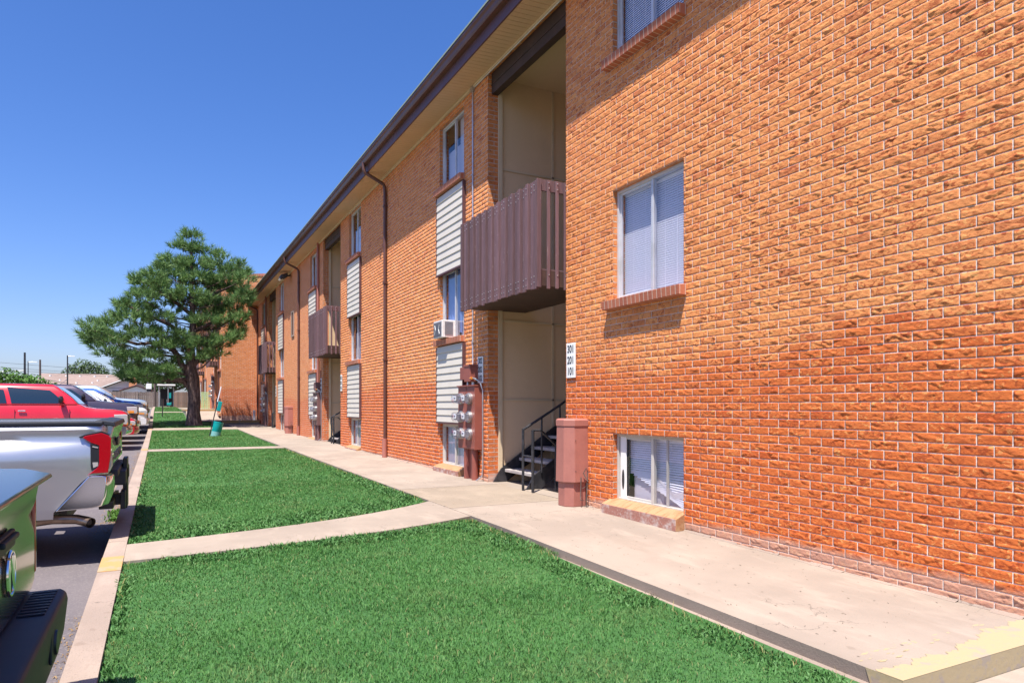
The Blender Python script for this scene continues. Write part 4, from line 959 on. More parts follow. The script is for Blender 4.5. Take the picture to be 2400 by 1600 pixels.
# nose-in vehicles, near to far: X of the nose, centre Y
vehicle('parked_pickup', 'bright red crew cab pickup truck with its nose toward the kerb', 'pickup truck', (-.80, 23.5, AS(23.5)), 0, 5.9, 1.98, 1.89, 1.18, 1.33, -1.18, -1.78, -3.95, -4.20, 'p_red', lamps=(.6,.30))
vehicle('parked_car', 'small dark red car almost hidden behind the bright red pickup', 'car', (-.68, 26.4, AS(26.4)), 0, 4.5, 1.78, 1.50, .90, 1.02, -1.05, -1.75, -3.3, -4.0, 'p_red2', lamps=(.6,.15), sill_z=.30, big=False, wheel=.32)
vehicle('parked_pickup', 'dark purplish grey high nosed pickup truck with square headlights', 'pickup truck', (-.70, 29.4, AS(29.4)), 0, 5.9, 2.0, 1.99, 1.33, 1.42, -1.25, -2.0, -4.1, -4.3, 'p_purple', lamps=(.6,.26), wheel=.40)
vehicle('parked_car', 'white crossover parked just beyond the dark grey pickup', 'car', (-.42, 32.5, AS(32.5)), 0, 4.6, 1.84, 1.72, 1.06, 1.16, -1.05, -1.85, -3.7, -4.3, 'p_white', lamps=(.6,.18), sill_z=.33, big=False, wheel=.34)
vehicle('parked_car', 'bright blue car parked between the white crossover and the pale blue pickup', 'car', (-.62, 35.5, AS(35.5)+.03), 0, 4.7, 1.84, 1.72, 1.16, 1.24, -1.05, -1.85, -3.7, -4.3, 'p_blue', lamps=(.6,.18), sill_z=.33, big=False, wheel=.34)
vehicle('parked_pickup', 'pale blue grey pickup truck with black bumper, farthest vehicle in the row', 'pickup truck', (-.50, 38.7, AS(38.7)), 0, 5.8, 1.95, 1.78, 1.12, 1.22, -1.35, -2.1, -3.9, -4.1, 'p_bluegrey', lamps=(.6,.16), black_bumper=True)

# ---- near truck tails (backed toward the kerb), local x measured from the tail with the body along -x
def tail_truck_common(root, B, hw, L, col, gz, dims):
    pass
def silver_truck():
    # world numbers: tail plane x=-.40, near side y=6.95, far side 8.96, road -.215
    zr = AS(8.0); root = empty('parked_pickup', (-.40, 7.955, zr), 'silver pickup truck backed to the kerb, its red tail light facing the lawn', 'pickup truck', 'vehicles parked along the kerb')
    hw = 1.005; L = 5.9; col = 'p_silver'; h0 = -zr
    def B(mb_, nm, mt, par=None, **k): return mb_.build(nm, mt, par or root, local=True, **k)
    # z helper: numbers read as heights above the walk datum
    Zw = lambda z: z+h0
    top = Zw(1.045); 
    def sec(x, k, zb, tp_, fl):
        pts = [(0,zb),(.80,zb),(.93,zb+.015),(.965,zb+.10),(.985,Zw(.50)),(.992+fl,Zw(.62)),(1.0+fl,Zw(.72)),(.997+fl*.9,Zw(.80)),(.978+fl*.2,Zw(.865)),(.962,Zw(.90)),(.968,Zw(.955)),(.975,Zw(.985)),(.958,Zw(1.02)),(.93,tp_),(.5,tp_),(0,tp_)]
        h = [(hw*k*y, z) for y, z in pts]; return [(x,-y,z) for y,z in h]+[(x,y,z) for y,z in h[-2:0:-1]]
    def fl(x): 
        d = abs(x+1.17); return .045*max(0, 1-(d/1.0)**2) if d < 1.0 else 0
    xs_ = [0,-.012,-.04,-.09,-.16,-.26,-.4,-.55,-.7,-.85,-1.0,-1.17,-1.4,-1.6,-1.8,-2.0,-2.2]
    ks = [.925,.955,.978,.992]+[1.0]*13
    mb = MB(); mb.loft([sec(x, k, Zw(.20), top, fl(x)) for x, k in zip(xs_, ks)]); body = B(mb, 'body', col, smooth=True, sharp=42)
    cm = MB()
    wx = -1.17
    for s_ in (-1, 1):
        cm.prism([(wx+.53*math.cos(2*math.pi*k/36), .42+.53*math.sin(2*math.pi*k/36)*.97) for k in range(36)], 'y', s_*(hw-.32), s_*(hw+.4))
        # bumper corner cut and lamp pocket
        cm.prism([(.1,Zw(.588)),(-.148,Zw(.588)),(-.40,Zw(.275)),(-.42,Zw(.1)),(.1,Zw(.1))], 'y', -hw-.3, hw+.3) if s_ == 1 else None
    cm.box(-2.1, -.07, -hw+.14, hw-.14, Zw(.50), Zw(1.5))
    boolean_cut(body, cm)
    # front half of the truck (out of the picture from here, but complete)
    mb = MB(); rings = []
    for x, k, zt in ((-2.2,1.0,Zw(1.0)),(-2.6,1.0,Zw(1.0)),(-4.4,1.0,Zw(1.0)),(-4.7,1.0,Zw(.98)),(-5.4,1.0,Zw(.94)),(-5.8,.97,Zw(.88)),(-5.92,.88,Zw(.75))):
        h = [(0,Zw(.2)),(.9,Zw(.2)),(.99,Zw(.4)),(1.0,Zw(.72)),(.97,zt-.06),(.90,zt),(0,zt+.02)]
        rings.append([(x,-y*hw*k,z) for y,z in h]+[(x,y*hw*k,z) for y,z in h[-2:0:-1]])
    mb.loft(rings); fr = B(mb, 'front_body', col, smooth=True, sharp=45)
    cm = MB(); cm.prism([(-4.95+.5*math.cos(2*math.pi*k/28), .42+.5*math.sin(2*math.pi*k/28)) for k in range(28)], 'y', -hw-.3, hw+.3); boolean_cut(fr, cm)
    mb = MB(); mb.loft([[(-2.28,-.92,Zw(.98)),(-2.28,.92,Zw(.98)),(-4.55,.92,Zw(.98)),(-4.55,-.92,Zw(.98))],[(-2.42,-.74,Zw(1.66)),(-2.42,.74,Zw(1.66)),(-3.75,.74,Zw(1.66)),(-3.75,-.74,Zw(1.66))]]); cab = B(mb, 'cab', col, bevel=.06, smooth=True)
    mb = MB(); 
    for s_ in (-1, 1): mb.add([(-2.45,s_*.905,Zw(1.06)),(-4.3,s_*.905,Zw(1.06)),(-3.72,s_*.772,Zw(1.6)),(-2.5,s_*.772,Zw(1.6))], [(0,1,2,3)])
    mb.add([(-2.295,-.78,Zw(1.08)),(-2.295,.78,Zw(1.08)),(-2.40,.64,Zw(1.58)),(-2.40,-.64,Zw(1.58))], [(0,1,2,3)]); B(mb, 'cab_window', 'carglass', cab)
    for wx_ in (-1.17, -4.95):
        for s_ in (-1, 1):
            c = .42; y0 = s_*(hw-.03); y1 = s_*(hw-.30)
            mb = MB(); prof = [(c*.60,y0-s_*.03),(c*.64,y0),(c*.93,y0),(c,y0-s_*.035),(c,y1+s_*.035),(c*.93,y1),(c*.6,y1)]
            mb.loft([[(wx_+r*math.cos(2*math.pi*k/32), y, c+r*math.sin(2*math.pi*k/32)) for k in range(32)] for r, y in prof], caps=False); tw = B(mb, 'wheel', 'tyre', smooth=True, sharp=35)
            mb = MB(); mb.loft([[(wx_+r*math.cos(2*math.pi*k/24), y, c+r*math.sin(2*math.pi*k/24)) for k in range(24)] for r, y in ((c*.62,y0-s_*.02),(c*.55,y0-s_*.07),(.12,y0-s_*.05),(.08,y0-s_*.02),(0,y0-s_*.02))], caps=False); B(mb, 'rim', 'rim', tw, smooth=True, sharp=30, recalc=False)
    # rail caps and tailgate
    for s_ in (-1, 1): mb = MB(); mb.box(-2.2, -.035, s_*(hw*.87), s_*(hw*.974), top-.022, top+.012); B(mb, 'rail_cap', 'plastic', bevel=.010)
    tg = MB(); hwT = hw*.90
    tp = [(.012,Zw(.60)),(.035,Zw(.66)),(.030,Zw(.78)),(.015,Zw(.88)),(.035,Zw(.95)),(.05,top-.035),(.02,top-.01),(-.05,top-.01),(-.05,Zw(.60))]
    tg.prism(tp, 'y', -hwT, hwT); tgo = B(tg, 'tailgate', col, smooth=True, bevel=.012, sharp=30)
    mb = MB(); mb.prism([(.062,top-.04),(.05,top+.004),(-.06,top+.022),(-.10,top+.016),(-.10,top-.02),(.02,top-.03)], 'y', -hw*.93, hw*.93); B(mb, 'spoiler_cap', 'plastic', tgo, bevel=.008)
    mb = MB(); mb.box(.02, .045, -.16, .16, Zw(.80), Zw(.88)); B(mb, 'tailgate_handle', 'trimblack', tgo, bevel=.01)
    me = text_mesh("TACOMA", .105, .004); me.materials.clear(); me.materials.append(M['ac_dark']); me.transform(Matrix(((0,0,1,.034),(2.7,0,0,0),(0,1,0,Zw(.72)),(0,0,0,1)))); o = bpy.data.objects.new('badge', me); COL.objects.link(o); o.parent = tgo
    # lamps (wrap the corner)
    for s_ in (-1, 1):
        ya, yb = s_*(hw*1.004), s_*(hw*.86)
        pr = [(-.185,.915),(-.165,.930),(-.045,.955),(.012,.930),(.030,.90),(.026,.76),(.005,.606),(-.12,.602),(-.150,.585),(-.075,.655),(-.062,.69),(-.062,.845),(-.12,.868)]
        mb = MB(); mb.prism([(x, Zw(z)) for x, z in pr], 'y', ya, yb); tl = B(mb, 'taillight', 'lens_red', bevel=.006)
        mb = MB(); mb.prism([(x, Zw(z)) for x, z in [(-.128,.862),(-.062,.838),(-.062,.690),(-.078,.655),(-.118,.625),(-.125,.66)]], 'y', s_*(hw*1.002), yb)
        mb.prism([(x, Zw(z)) for x, z in [(-.215,.922),(-.165,.945),(-.045,.97),(.018,.94),(.012,.931),(-.045,.957),(-.165,.932),(-.198,.912)]], 'y', s_*(hw*1.002), yb); B(mb, 'lamp_surround', 'trimblack', tl, bevel=.003)
        mb = MB(); mb.prism([(x, Zw(z)) for x, z in [(-.112,.70),(-.070,.70),(-.070,.668),(-.105,.652)]], 'y', s_*(hw*1.006), yb); mb.prism([(x, Zw(z)) for x, z in [(-.112,.842),(-.070,.832),(-.070,.822),(-.112,.832)]], 'y', s_*(hw*1.006), yb); B(mb, 'reverse_lens', 'lens_clear', tl)
    # bumper
    mb = MB(); rings = []
    for y in (-1.0, -.97, -.9, -.75, -.5, -.3, .3, .5, .75, .9, .97, 1.0):
        a = abs(y); e = max(0, a-.85)/.15; xr = .045-.05*e*e; low = .315 if a > .55 else .335
        rings.append([(x, hw*1.0*y*(1 if a < 1 else .995), Zw(z)) for x, z in ((-.385,.288),(-.14,.582),(xr-.035,.582),(xr-.005,.57),(xr,.50),(xr-.012,.40),(xr-.04,low),(-.12,.30))])
    mb.loft(rings); bp = B(mb, 'rear_bumper', 'chrome', smooth=True, sharp=35, bevel=.008)
    mb = MB(); mb.box(-.08, .065, -.62, .80, Zw(.53), Zw(.596)); mb.box(.02, .115, -.30, .62, Zw(.42), Zw(.56)); B(mb, 'bumper_step', 'plastic', bp, bevel=.012)
    mb = MB(); mb.box(-.25, .09, -.06, .06, Zw(.20), Zw(.31)); mb.box(.06, .105, -.13, .13, Zw(.165), Zw(.34)); mb.box(-.1, .02, -.5, .5, Zw(.22), Zw(.29)); mb.box(.075,.115,.04,.36,Zw(.15),Zw(.66)); hs = B(mb, 'hitch', 'black', bevel=.006)
    mb = MB(); mb.box(.062, .068, .25, .57, Zw(.44), Zw(.56)); B(mb, 'number_plate', 'sign')
    # exhaust
    yE = -hw+.09
    mb = MB(); mb.tube([(-1.0,yE+.18,Zw(.17)),(-.62,yE+.10,Zw(.18)),(-.42,yE+.07,Zw(.205)),(-.24,yE+.02,Zw(.20)),(-.16,yE-.02,Zw(.18)),(-.125,yE-.055,Zw(.168))], [.035,.04,.042,.042,.044,.046], 18, cap=False); ex = B(mb, 'exhaust_pipe', 'exhaust', smooth=True, recalc=True)
    mb = MB(); mb.sphere((-.155,yE-.02,Zw(.178)), .038, 12, 8); B(mb, 'pipe_bore', 'black', ex)
    mb = MB(); mb.box(-5.2, -.35, -.5, .5, Zw(.12), Zw(.24)); B(mb, 'underbody', 'black')
    return root
M['exhaust'] = worn('exhaust_metal', (.30, .22, .17, 1), (.18, .12, .09, 1), .28, 10, .6, metal=.9)
silver_truck()
def near_truck():
    zr = AS(2.5); root = empty('parked_pickup', (-.445, 2.485, zr), 'black pickup truck tail at the left edge of the picture, nearest the camera', 'pickup truck', 'vehicles parked along the kerb')
    hw = .86; h0 = -zr; Zw = lambda z: 1.19-(1.19-z)*.87+h0
    def B(mb_, nm, mt, par=None, **k): return mb_.build(nm, mt, par or root, local=True, **k)
    top = Zw(.855)
    mb = MB(); rings = []
    for x, k, zt in ((-.02,.94,top),(-.05,.975,top),(-.12,1.0,top),(-.6,1.0,top),(-2.0,1.0,top),(-3.7,1.0,Zw(.84)),(-4.6,1.0,Zw(.78)),(-4.95,.93,Zw(.66)),(-5.0,.85,Zw(.6))):
        h = [(0,Zw(.16)),(.88,Zw(.16)),(.97,Zw(.24)),(1.0,Zw(.48)),(.985,Zw(.70)),(.955,zt-.03),(.90,zt),(0,zt)]
        rings.append([(x,-y*hw*k,z) for y,z in h]+[(x,y*hw*k,z) for y,z in h[-2:0:-1]])
    mb.loft(rings); bd = B(mb, 'body', 'p_black', smooth=True, sharp=45)
    cm = MB(); cm.box(-1.6, -.08, -hw+.12, hw-.12, Zw(.42), Zw(1.5))
    for x in (-.98, -4.2):
        for s_ in (-1, 1): cm.prism([(x+.43*math.cos(2*math.pi*k/28), .36+.43*math.sin(2*math.pi*k/28)) for k in range(28)], 'y', s_*(hw-.3), s_*(hw+.3))
    boolean_cut(bd, cm)
    mb = MB(); mb.loft([[(-1.62,-.80,top-.02),(-1.62,.80,top-.02),(-3.75,.80,top-.02),(-3.75,-.80,top-.02)],[(-1.75,-.62,Zw(1.42)),(-1.75,.62,Zw(1.42)),(-3.0,.62,Zw(1.42)),(-3.0,-.62,Zw(1.42))]]); cab = B(mb, 'cab', 'p_black', bevel=.05, smooth=True)
    mb = MB()
    for s_ in (-1, 1): mb.add([(-1.8,s_*.788,top+.05),(-3.5,s_*.788,top+.05),(-2.98,s_*.655,Zw(1.36)),(-1.84,s_*.655,Zw(1.36))], [(0,1,2,3)])
    mb.add([(-1.63,-.66,top+.06),(-1.63,.66,top+.06),(-1.725,.54,Zw(1.36)),(-1.725,-.54,Zw(1.36))], [(0,1,2,3)]); B(mb, 'cab_window', 'carglass', cab)
    for x in (-.98, -4.2):
        for s_ in (-1, 1):
            c = .36; y0 = s_*(hw-.03); y1 = s_*(hw-.27)
            mb = MB(); prof = [(c*.60,y0-s_*.03),(c*.64,y0),(c*.93,y0),(c,y0-s_*.035),(c,y1+s_*.035),(c*.93,y1),(c*.6,y1)]
            mb.loft([[(x+r*math.cos(2*math.pi*k/28), y, c+r*math.sin(2*math.pi*k/28)) for k in range(28)] for r, y in prof], caps=False); tw = B(mb, 'wheel', 'tyre', smooth=True, sharp=35)
            mb = MB(); mb.loft([[(x+r*math.cos(2*math.pi*k/24), y, c+r*math.sin(2*math.pi*k/24)) for k in range(24)] for r, y in ((c*.62,y0-s_*.02),(c*.55,y0-s_*.07),(.12,y0-s_*.05),(0,y0-s_*.02))], caps=False); B(mb, 'rim', 'rim', tw, smooth=True, recalc=False)
    tp = [(-.008,Zw(.345)),(.004,Zw(.40)),(.004,Zw(.60)),(-.006,Zw(.70)),(.008,Zw(.76)),(.018,Zw(.83)),(.0,top),(-.06,top),(-.06,Zw(.345))]
    mb = MB(); mb.prism(tp, 'y', -hw*.955, hw*.955); tg = B(mb, 'tailgate', 'p_black', smooth=True, sharp=30, bevel=.008)
    mb = MB(); mb.prism([(.065,Zw(.862)),(.06,Zw(.878)),(-.03,Zw(.905)),(-.20,Zw(.912)),(-.22,Zw(.885)),(-.02,Zw(.852)),(.02,Zw(.840))], 'y', -hw*.95, hw*.95); B(mb, 'spoiler_cap', 'p_black', tg, bevel=.006, smooth=True)
    mb = MB(); mb.box(.0, .018, .02, .32, Zw(.655), Zw(.72)); mb.box(.016, .034, .05, .29, Zw(.69), Zw(.712)); B(mb, 'tailgate_handle', 'plastic', tg, bevel=.006)
    # oval ring badge
    ring = []; cy, cz = .27, Zw(.557)
    mb = MB(); pts = [(.012, cy+.065*math.cos(a), cz+.072*math.sin(a)) for a in [2*PI*k/28 for k in range(29)]]; mb.tube(pts, .006, 6)
    mb.tube([(.012,cy-.03,cz+.055),(.012,cy-.03,cz-.055)], .006, 6); mb.tube([(.012,cy+.03,cz+.055),(.012,cy+.03,cz-.055)], .008, 6); mb.tube([(.012,cy-.03,cz+.055),(.012,cy+.03,cz-.055)], .008, 6); B(mb, 'badge', 'chrome', tg, smooth=True)
    mb = MB()
    for y in (-hw*.99, hw*.958):
        mb.box(-.14, .006, y, y+.028, Zw(.42), Zw(.80))
    B(mb, 'taillight', 'lens_red', bevel=.01)
    # bumper: flat step top, rounded outer corners
    prof = [(-.06,.335),(.095,.335),(.112,.322),(.118,.29),(.105,.15),(.085,.045),(-.06,.03)]
    mb = MB(); rings = []
    for y in (-.90,-.885,-.84,-.6,0,.6,.78,.82,.84):
        a = abs(y); cx = 0 if a < .8 else -.05*((a-.8)/.1)**2
        rings.append([(x+(cx if x > 0 else 0), y, Zw(z)) for x, z in prof])
    mb.loft(rings); bp = B(mb, 'rear_bumper', 'plastic', smooth=True, sharp=35, bevel=.006)
    mb = MB()
    for i in range(9): mb.box(-.0, .085, .44+i*.042, .44+i*.042+.022, Zw(.3355), Zw(.342))
    B(mb, 'step_rib', 'plastic', bp, bevel=.003)
    mb = MB(); c = (.112, .42, Zw(.225)); mb.box(.108, .118, .34, .50, Zw(.16), Zw(.29)); B(mb, 'socket_plate', 'plastic', bp, bevel=.008)
    mb = MB(); mb.tube([(.100,.42,Zw(.225)),(.126,.42,Zw(.225))], [.046,.042], 20); B(mb, 'socket_ring', 'black', bp, smooth=True)
    return root
near_truck()
mb = MB()

# ------------------------------------------------------------------ trees
def rvec(r): 
    z = r.uniform(-1, 1); a = r.uniform(0, 2*PI); s_ = math.sqrt(1-z*z); return Vector((s_*math.cos(a), s_*math.sin(a), z))
def pine():
    base_ = Vector((1.48, 35.6, g(35.6)-.03)); r = random.Random(11)
    root = empty('pine_tree', base_, 'tall wide pine tree on the lawn in front of the projecting brick block', 'tree')
    # pads: (x, z, radius) in the plane of the tree, real metres; y offset spreads them in depth
    pads = [(1.35,9.2,.5),(1.15,8.85,.6),(1.65,8.85,.6),(1.35,9.05,.55),(-.1,7.0,.6),(.1,7.8,.5),(3.5,7.9,.5),(1.0,8.55,.75),(1.9,8.45,.8),(.55,8.1,.7),(1.45,7.9,.95),(2.5,8.1,.8),(3.1,7.7,.75),(.6,7.3,.95),(1.7,7.1,1.0),(2.7,7.1,.95),(3.5,7.2,.7),(-.25,7.35,.7),(-.75,7.0,.6),(.2,6.5,.95),(-.6,6.25,.9),(1.2,6.3,1.0),(2.3,6.2,1.0),(3.3,6.3,.8),(3.6,6.8,.5),(-1.35,6.0,.6),(-1.1,5.35,.95),(0,5.5,.95),(2.9,5.4,.85),(3.55,5.7,.5),(1.9,5.3,.9),(-2.0,5.1,.6),(-2.55,4.9,.55),(-1.8,4.45,.8),(-.6,4.6,.95),(.5,4.7,.9),(2.6,4.55,.85),(3.3,4.75,.5),(-2.5,4.2,.55),(-2.75,4.55,.35),(-1.9,3.75,.75),(-1.2,3.55,.7),(-.4,3.75,.8),(.2,4.0,.7),(.9,4.2,.8),(1.8,4.2,.8),(-1.4,3.1,.6),(-.7,3.0,.7),(0,3.05,.65),(.45,3.2,.5),(2.3,3.9,.6),(1.5,3.75,.6),(-.9,2.62,.45),(-.3,2.6,.5),(.3,2.75,.45),(-1.3,2.75,.4)]
    clus = []; allp = []
    for (x, z, rad) in pads:
        width = 2.4*math.sin(min(1, max(.15, (9.6-z)/3.4))*PI/2)
        nd = 3 if z < 8.3 else 1
        for k in range(nd):
            dy = (k-(nd-1)/2)/max(1, nd-1)*2*width*.62+r.uniform(-.3,.3)
            c = Vector((x+r.uniform(-.15,.15)*(k > 0), 35.6+dy, z+r.uniform(-.2,.2)-abs(dy)*.12)); rr = rad*(r.uniform(.66,.82) if k == 1 or nd == 1 else r.uniform(.5,.72))
            allp.append((c, rr))
            n_ = int(50*rr*rr+7)
            for q in range(n_):
                d = rvec(r); 
                if d.z < -.10: d.z = -d.z*.7
                d.normalize(); p = c+Vector((d.x*rr*1.12, d.y*rr, d.z*rr*.55))*r.uniform(.80, 1.10)
                ax = (d*.75+Vector((0,0,.65))+rvec(r)*.30).normalized(); clus.append((p, ax, r.uniform(.24,.36)))
    V = []; F = []
    for p, ax, ln in clus:
        a = ax.orthogonal().normalized(); b = ax.cross(a)
        n_ = 24
        for k in range(n_):
            th = 2*PI*(k+r.random())/n_; op = r.uniform(.25, 1.15); dirn = (ax*math.cos(op)+(a*math.cos(th)+b*math.sin(th))*math.sin(op))
            st = p+ax*r.uniform(-.14,.12); side = dirn.cross(rvec(r)).normalized()*.0145
            i = len(V); V += [st-side, st+side, st+dirn*ln]; F.append((i,i+1,i+2))
    mb = MB(); mb.v = [tuple(v) for v in V]; mb.f = F; mb.mi = [0]*len(F); mb.build('crown', 'needle', root, recalc=False)
    # trunk with buttressed base, burls and limbs
    def ringed(pts, rads, seg=16):
        mb = MB(); mb.tube(pts, rads, seg)
        return mb
    T = [(1.48,35.6,.30),(1.47,35.6,.55),(1.46,35.6,1.0),(1.50,35.6,1.6),(1.47,35.6,2.2),(1.40,35.6,2.6),(1.35,35.62,3.1),(1.32,35.65,4.0),(1.45,35.6,5.2),(1.38,35.6,6.6),(1.35,35.6,8.4),(1.36,35.6,9.2)]
    mb = ringed(T, [.42,.33,.30,.285,.275,.30,.26,.20,.15,.11,.06,.02])
    mb.v = [(x+.02*math.sin(9*z+5*x+y*3), y+.02*math.cos(7*z+x*9), z) for x, y, z in mb.v]
    mb.build('trunk', 'bark', root, smooth=True, recalc=True)
    mb = MB()
    limbs = [([(1.42,35.6,2.6),(1.0,35.55,3.15),(.75,35.5,3.7),(.35,35.4,4.3),(-.3,35.3,4.8)],[.17,.15,.13,.10,.05]), ([(1.38,35.6,2.05),(1.0,35.5,2.45),(.4,35.4,2.55),(-.4,35.3,2.6),(-1.1,35.2,2.75)],[.12,.10,.08,.06,.03]), ([(1.35,35.6,3.1),(1.8,35.5,3.7),(2.5,35.5,4.2),(3.1,35.4,4.6)],[.13,.1,.08,.04]), ([(1.33,35.6,3.5),(1.2,34.8,4.0),(1.0,34.0,4.3)],[.11,.08,.04]), ([(1.4,35.6,4.4),(.4,35.4,5.1),(-.8,35.3,5.6),(-1.4,35.3,5.9)],[.12,.09,.06,.03]), ([(1.4,35.6,4.8),(2.3,35.6,5.3),(3.3,35.6,5.7)],[.11,.08,.03]), ([(1.4,35.6,5.6),(.5,35.6,6.3),(-.5,35.6,6.9)],[.1,.07,.03]), ([(1.4,35.6,6.0),(2.4,35.6,6.7),(3.3,35.6,7.2)],[.1,.07,.03]), ([(.35,35.4,4.3),(-.9,35.2,4.1),(-2.2,35.2,4.5)],[.08,.06,.03])]
    root_scale = .944
    for p, rd in limbs: mb.tube(p, rd, 8)
    for c, rr in allp[::2]:
        # twig from the nearest limb height on the trunk
        z0 = max(2.6, c.z-.7); q = Vector((1.4, 35.6, z0)); m_ = (q+c)/2+Vector((0,0,-.15)); mb.tube([q, m_, c], [.03,.022,.01], 5, cap=False)
    mb.build('limbs', 'bark', root, smooth=True, recalc=False)
    root.location = (1.40, 33.6, g(33.6)-.03); root.scale = (root_scale,)*3
    return root
pine()
def leafy(name, label, loc, crown, mat_, r, leaf=.16, per=60, trunk=True, group=None, trunk_h=2):
    """crown: list of (dx,dy,z,rad) clumps"""
    root = empty(name, loc, label, 'tree' if trunk else 'shrub', group); V = []; F = []
    for dx, dy, z, rad in crown:
        n_ = int(per*rad*rad/(leaf*leaf)*.13)
        for k in range(n_):
            d = rvec(r); u_ = r.random()**.35; p = Vector((loc[0]+dx, loc[1]+dy, loc[2]+z))+Vector((d.x, d.y, d.z*.8))*rad*u_*(1+.12*math.sin(5*d.x+3*d.z))
            nrm = (d+rvec(r)*.8).normalized(); a = nrm.orthogonal().normalized(); b = nrm.cross(a); t = r.uniform(0, 2*PI); a, b = a*math.cos(t)+b*math.sin(t), b*math.cos(t)-a*math.sin(t); s_ = leaf*r.uniform(.6,1.2)
            i = len(V); V += [p-a*s_, p+b*s_*.45, p+a*s_, p-b*s_*.45]; F.append((i,i+1,i+2,i+3))
    mb = MB(); mb.v = [tuple(v) for v in V]; mb.f = F; mb.mi = [0]*len(F); mb.build('crown' if trunk else 'foliage', mat_, root, recalc=False)
    if trunk:
        mb = MB(); x, y, z = loc; mb.tube([(x,y,z-.2),(x+.1,y,z+trunk_h),(x,y,z+trunk_h+1.5)], [.03*trunk_h+.1,.025*trunk_h+.08,.05], 9)
        for dx, dy, zz, rad in crown: mb.tube([(x+.05,y,z+trunk_h*.8),(x+dx*.5,y+dy*.5,z+(trunk_h+zz)/2),(x+dx,y+dy,z+zz)], [.12,.08,.03], 6, cap=False)
        mb.build('trunk', 'bark', root, smooth=True, recalc=False)
    return root
rt = random.Random(21)
leafy('broadleaf_tree', 'broad dark green tree rising behind the house roof', (-9.6,118,1.1), [(0,0,5.6,1.9),(-1.5,.5,5.0,1.5),(1.7,0,5.2,1.6),(2.6,1,4.2,1.4),(-2.6,0,3.9,1.2),(0,-1,4.1,2.0),(-3.6,0,3.2,1.0),(3.4,0,3.4,1.1),(1,0,3.0,1.8),(-1.5,0,3.0,1.8)], 'leaf_dark', rt, .20, 60)
leafy('broadleaf_tree', 'low green tree right of the big tree, behind the house ridge', (-5.2,112,1.1), [(0,0,3.2,1.3),(1.6,0,3.0,1.1),(3.0,0,3.3,1.2),(4.3,0,3.0,1.2)], 'leaf_mid', rt, .18, 60)
for i, (x, y, cr) in enumerate([(-9.4,58,[(0,0,2.0,1.0),(.9,.3,1.7,.9),(-.9,0,2.1,.9)]), (-7.9,60,[(0,0,1.6,1.0),(.9,0,1.3,.8),(-.6,0,1.8,.7),(1.5,0,1.0,.6)]), (-11.2,57,[(0,0,2.2,1.2),(1.0,0,1.9,.9)])]):
    leafy('bush', ['green bush behind the red pickup, middle of three at the left', 'green bush whose right end meets the house roof', 'green bush below the yellow green tree at the left edge'][i], (x,y,1.1), cr, 'leaf_mid', rt, .13, 70, trunk=False, group='bushes beyond the parking lot')
leafy('yellowgreen_tree', 'yellow green tree at the left edge of the picture', (-10.6,52,1.0), [(0,0,3.4,.9),(.7,0,3.0,.7),(-.8,0,3.6,.9),(.3,0,2.4,.7)], 'leaf_yellow', rt, .12, 60)
leafy('broadleaf_tree', 'dark leafy tree behind the wooden fence, left of the pine trunk', (1.2,77,1.1), [(0,0,2.6,1.3),(1.4,0,2.7,1.3),(-1.2,0,2.2,1.0),(2.4,0,2.2,1.3),(.4,0,3.6,1.2),(2.2,0,3.5,1.2),(-2.0,0,1.6,.8),(3.8,0,2.8,1.6),(5.2,0,3.2,1.7)], 'leaf_dark', rt, .15, 70)
leafy('broadleaf_tree', 'leafy tree just behind the brick chimney', (-1.7,92,1.1), [(0,0,2.6,1.0),(1.0,0,2.3,1.0),(-.8,0,2.0,.8),(.6,0,3.3,.8)], 'leaf_mid', rt, .15, 60)

# ------------------------------------------------------------------ house, fence, shelter, poles beyond
hr = empty('bungalow', (-7.5, 96, 1.1), 'low house with brown shingle roof and brick chimney beyond the parked cars', 'house')
mb = MB(); mb.box(-12.2, -1.8, 94.5, 101, 1.0, 3.55); mb.box(-5.6, -.4, 88, 94.5, 1.0, 3.1); mb.add([(-5.6,88,3.1),(-.4,88,3.1),(-3.0,88,4.25)], [(0,1,2)]); mb.build('wall', 'stucco', hr)
mb = MB(); mb.prism([(93.9,3.35),(97.7,4.95),(101.6,3.35),(101.6,3.47),(97.7,5.07),(93.9,3.47)], 'x', -12.5, -1.6); mb.prism([(-6.1,3.0),(-3.0,4.33),(.1,3.0),(.1,3.14),(-3.0,4.47),(-6.1,3.14)], 'y', 87.6, 97); hrf = mb.build('roof', 'shingle', hr)
mb = MB(); mb.box(-12.5, -1.6, 93.82, 93.9, 3.33, 3.48); mb.prism([(-6.12,2.98),(-3.0,4.31),(.12,2.98),(.12,3.10),(-3.0,4.43),(-6.12,3.10)], 'y', 87.5, 87.6); mb.build('bargeboard', 'white', hrf)
mb = MB(); mb.box(-2.95, -2.2, 87.0, 87.45, 1.0, 4.8); mb.box(-3.0, -2.15, 86.96, 87.49, 4.72, 4.86); mb.build('chimney', 'brick_far', hr, uv=True)
mb = MB()
for x in (-11.4,-9.8,-8.4,-6.9,-5.6): mb.tube([(x,96.9,4.7),(x,96.9,4.86)], .12, 8)
for x, y in ((-10.3,95.6),(-8.6,94.8),(-7.0,94.9),(-6.5,95.6)): zr_ = 3.47+(y-93.9)*.42; mb.tube([(x,y,zr_-.1),(x,y,zr_+.14)], .11, 8)
mb.build('roof_vents', 'white', hrf)
mb = MB(); mb.box(-11.4, -10.2, 94.44, 94.49, 1.9, 2.9); mb.box(-8.4, -7.2, 94.44, 94.49, 1.9, 2.9); mb.box(-4.6, -3.4, 87.94, 87.99, 1.9, 2.9); mb.build('house_window', 'carglass', hr)
sh = empty('garden_shed', (-2.2, 76, 1.1), 'small pale shed with a dark gable roof behind the grey fence', 'shed')
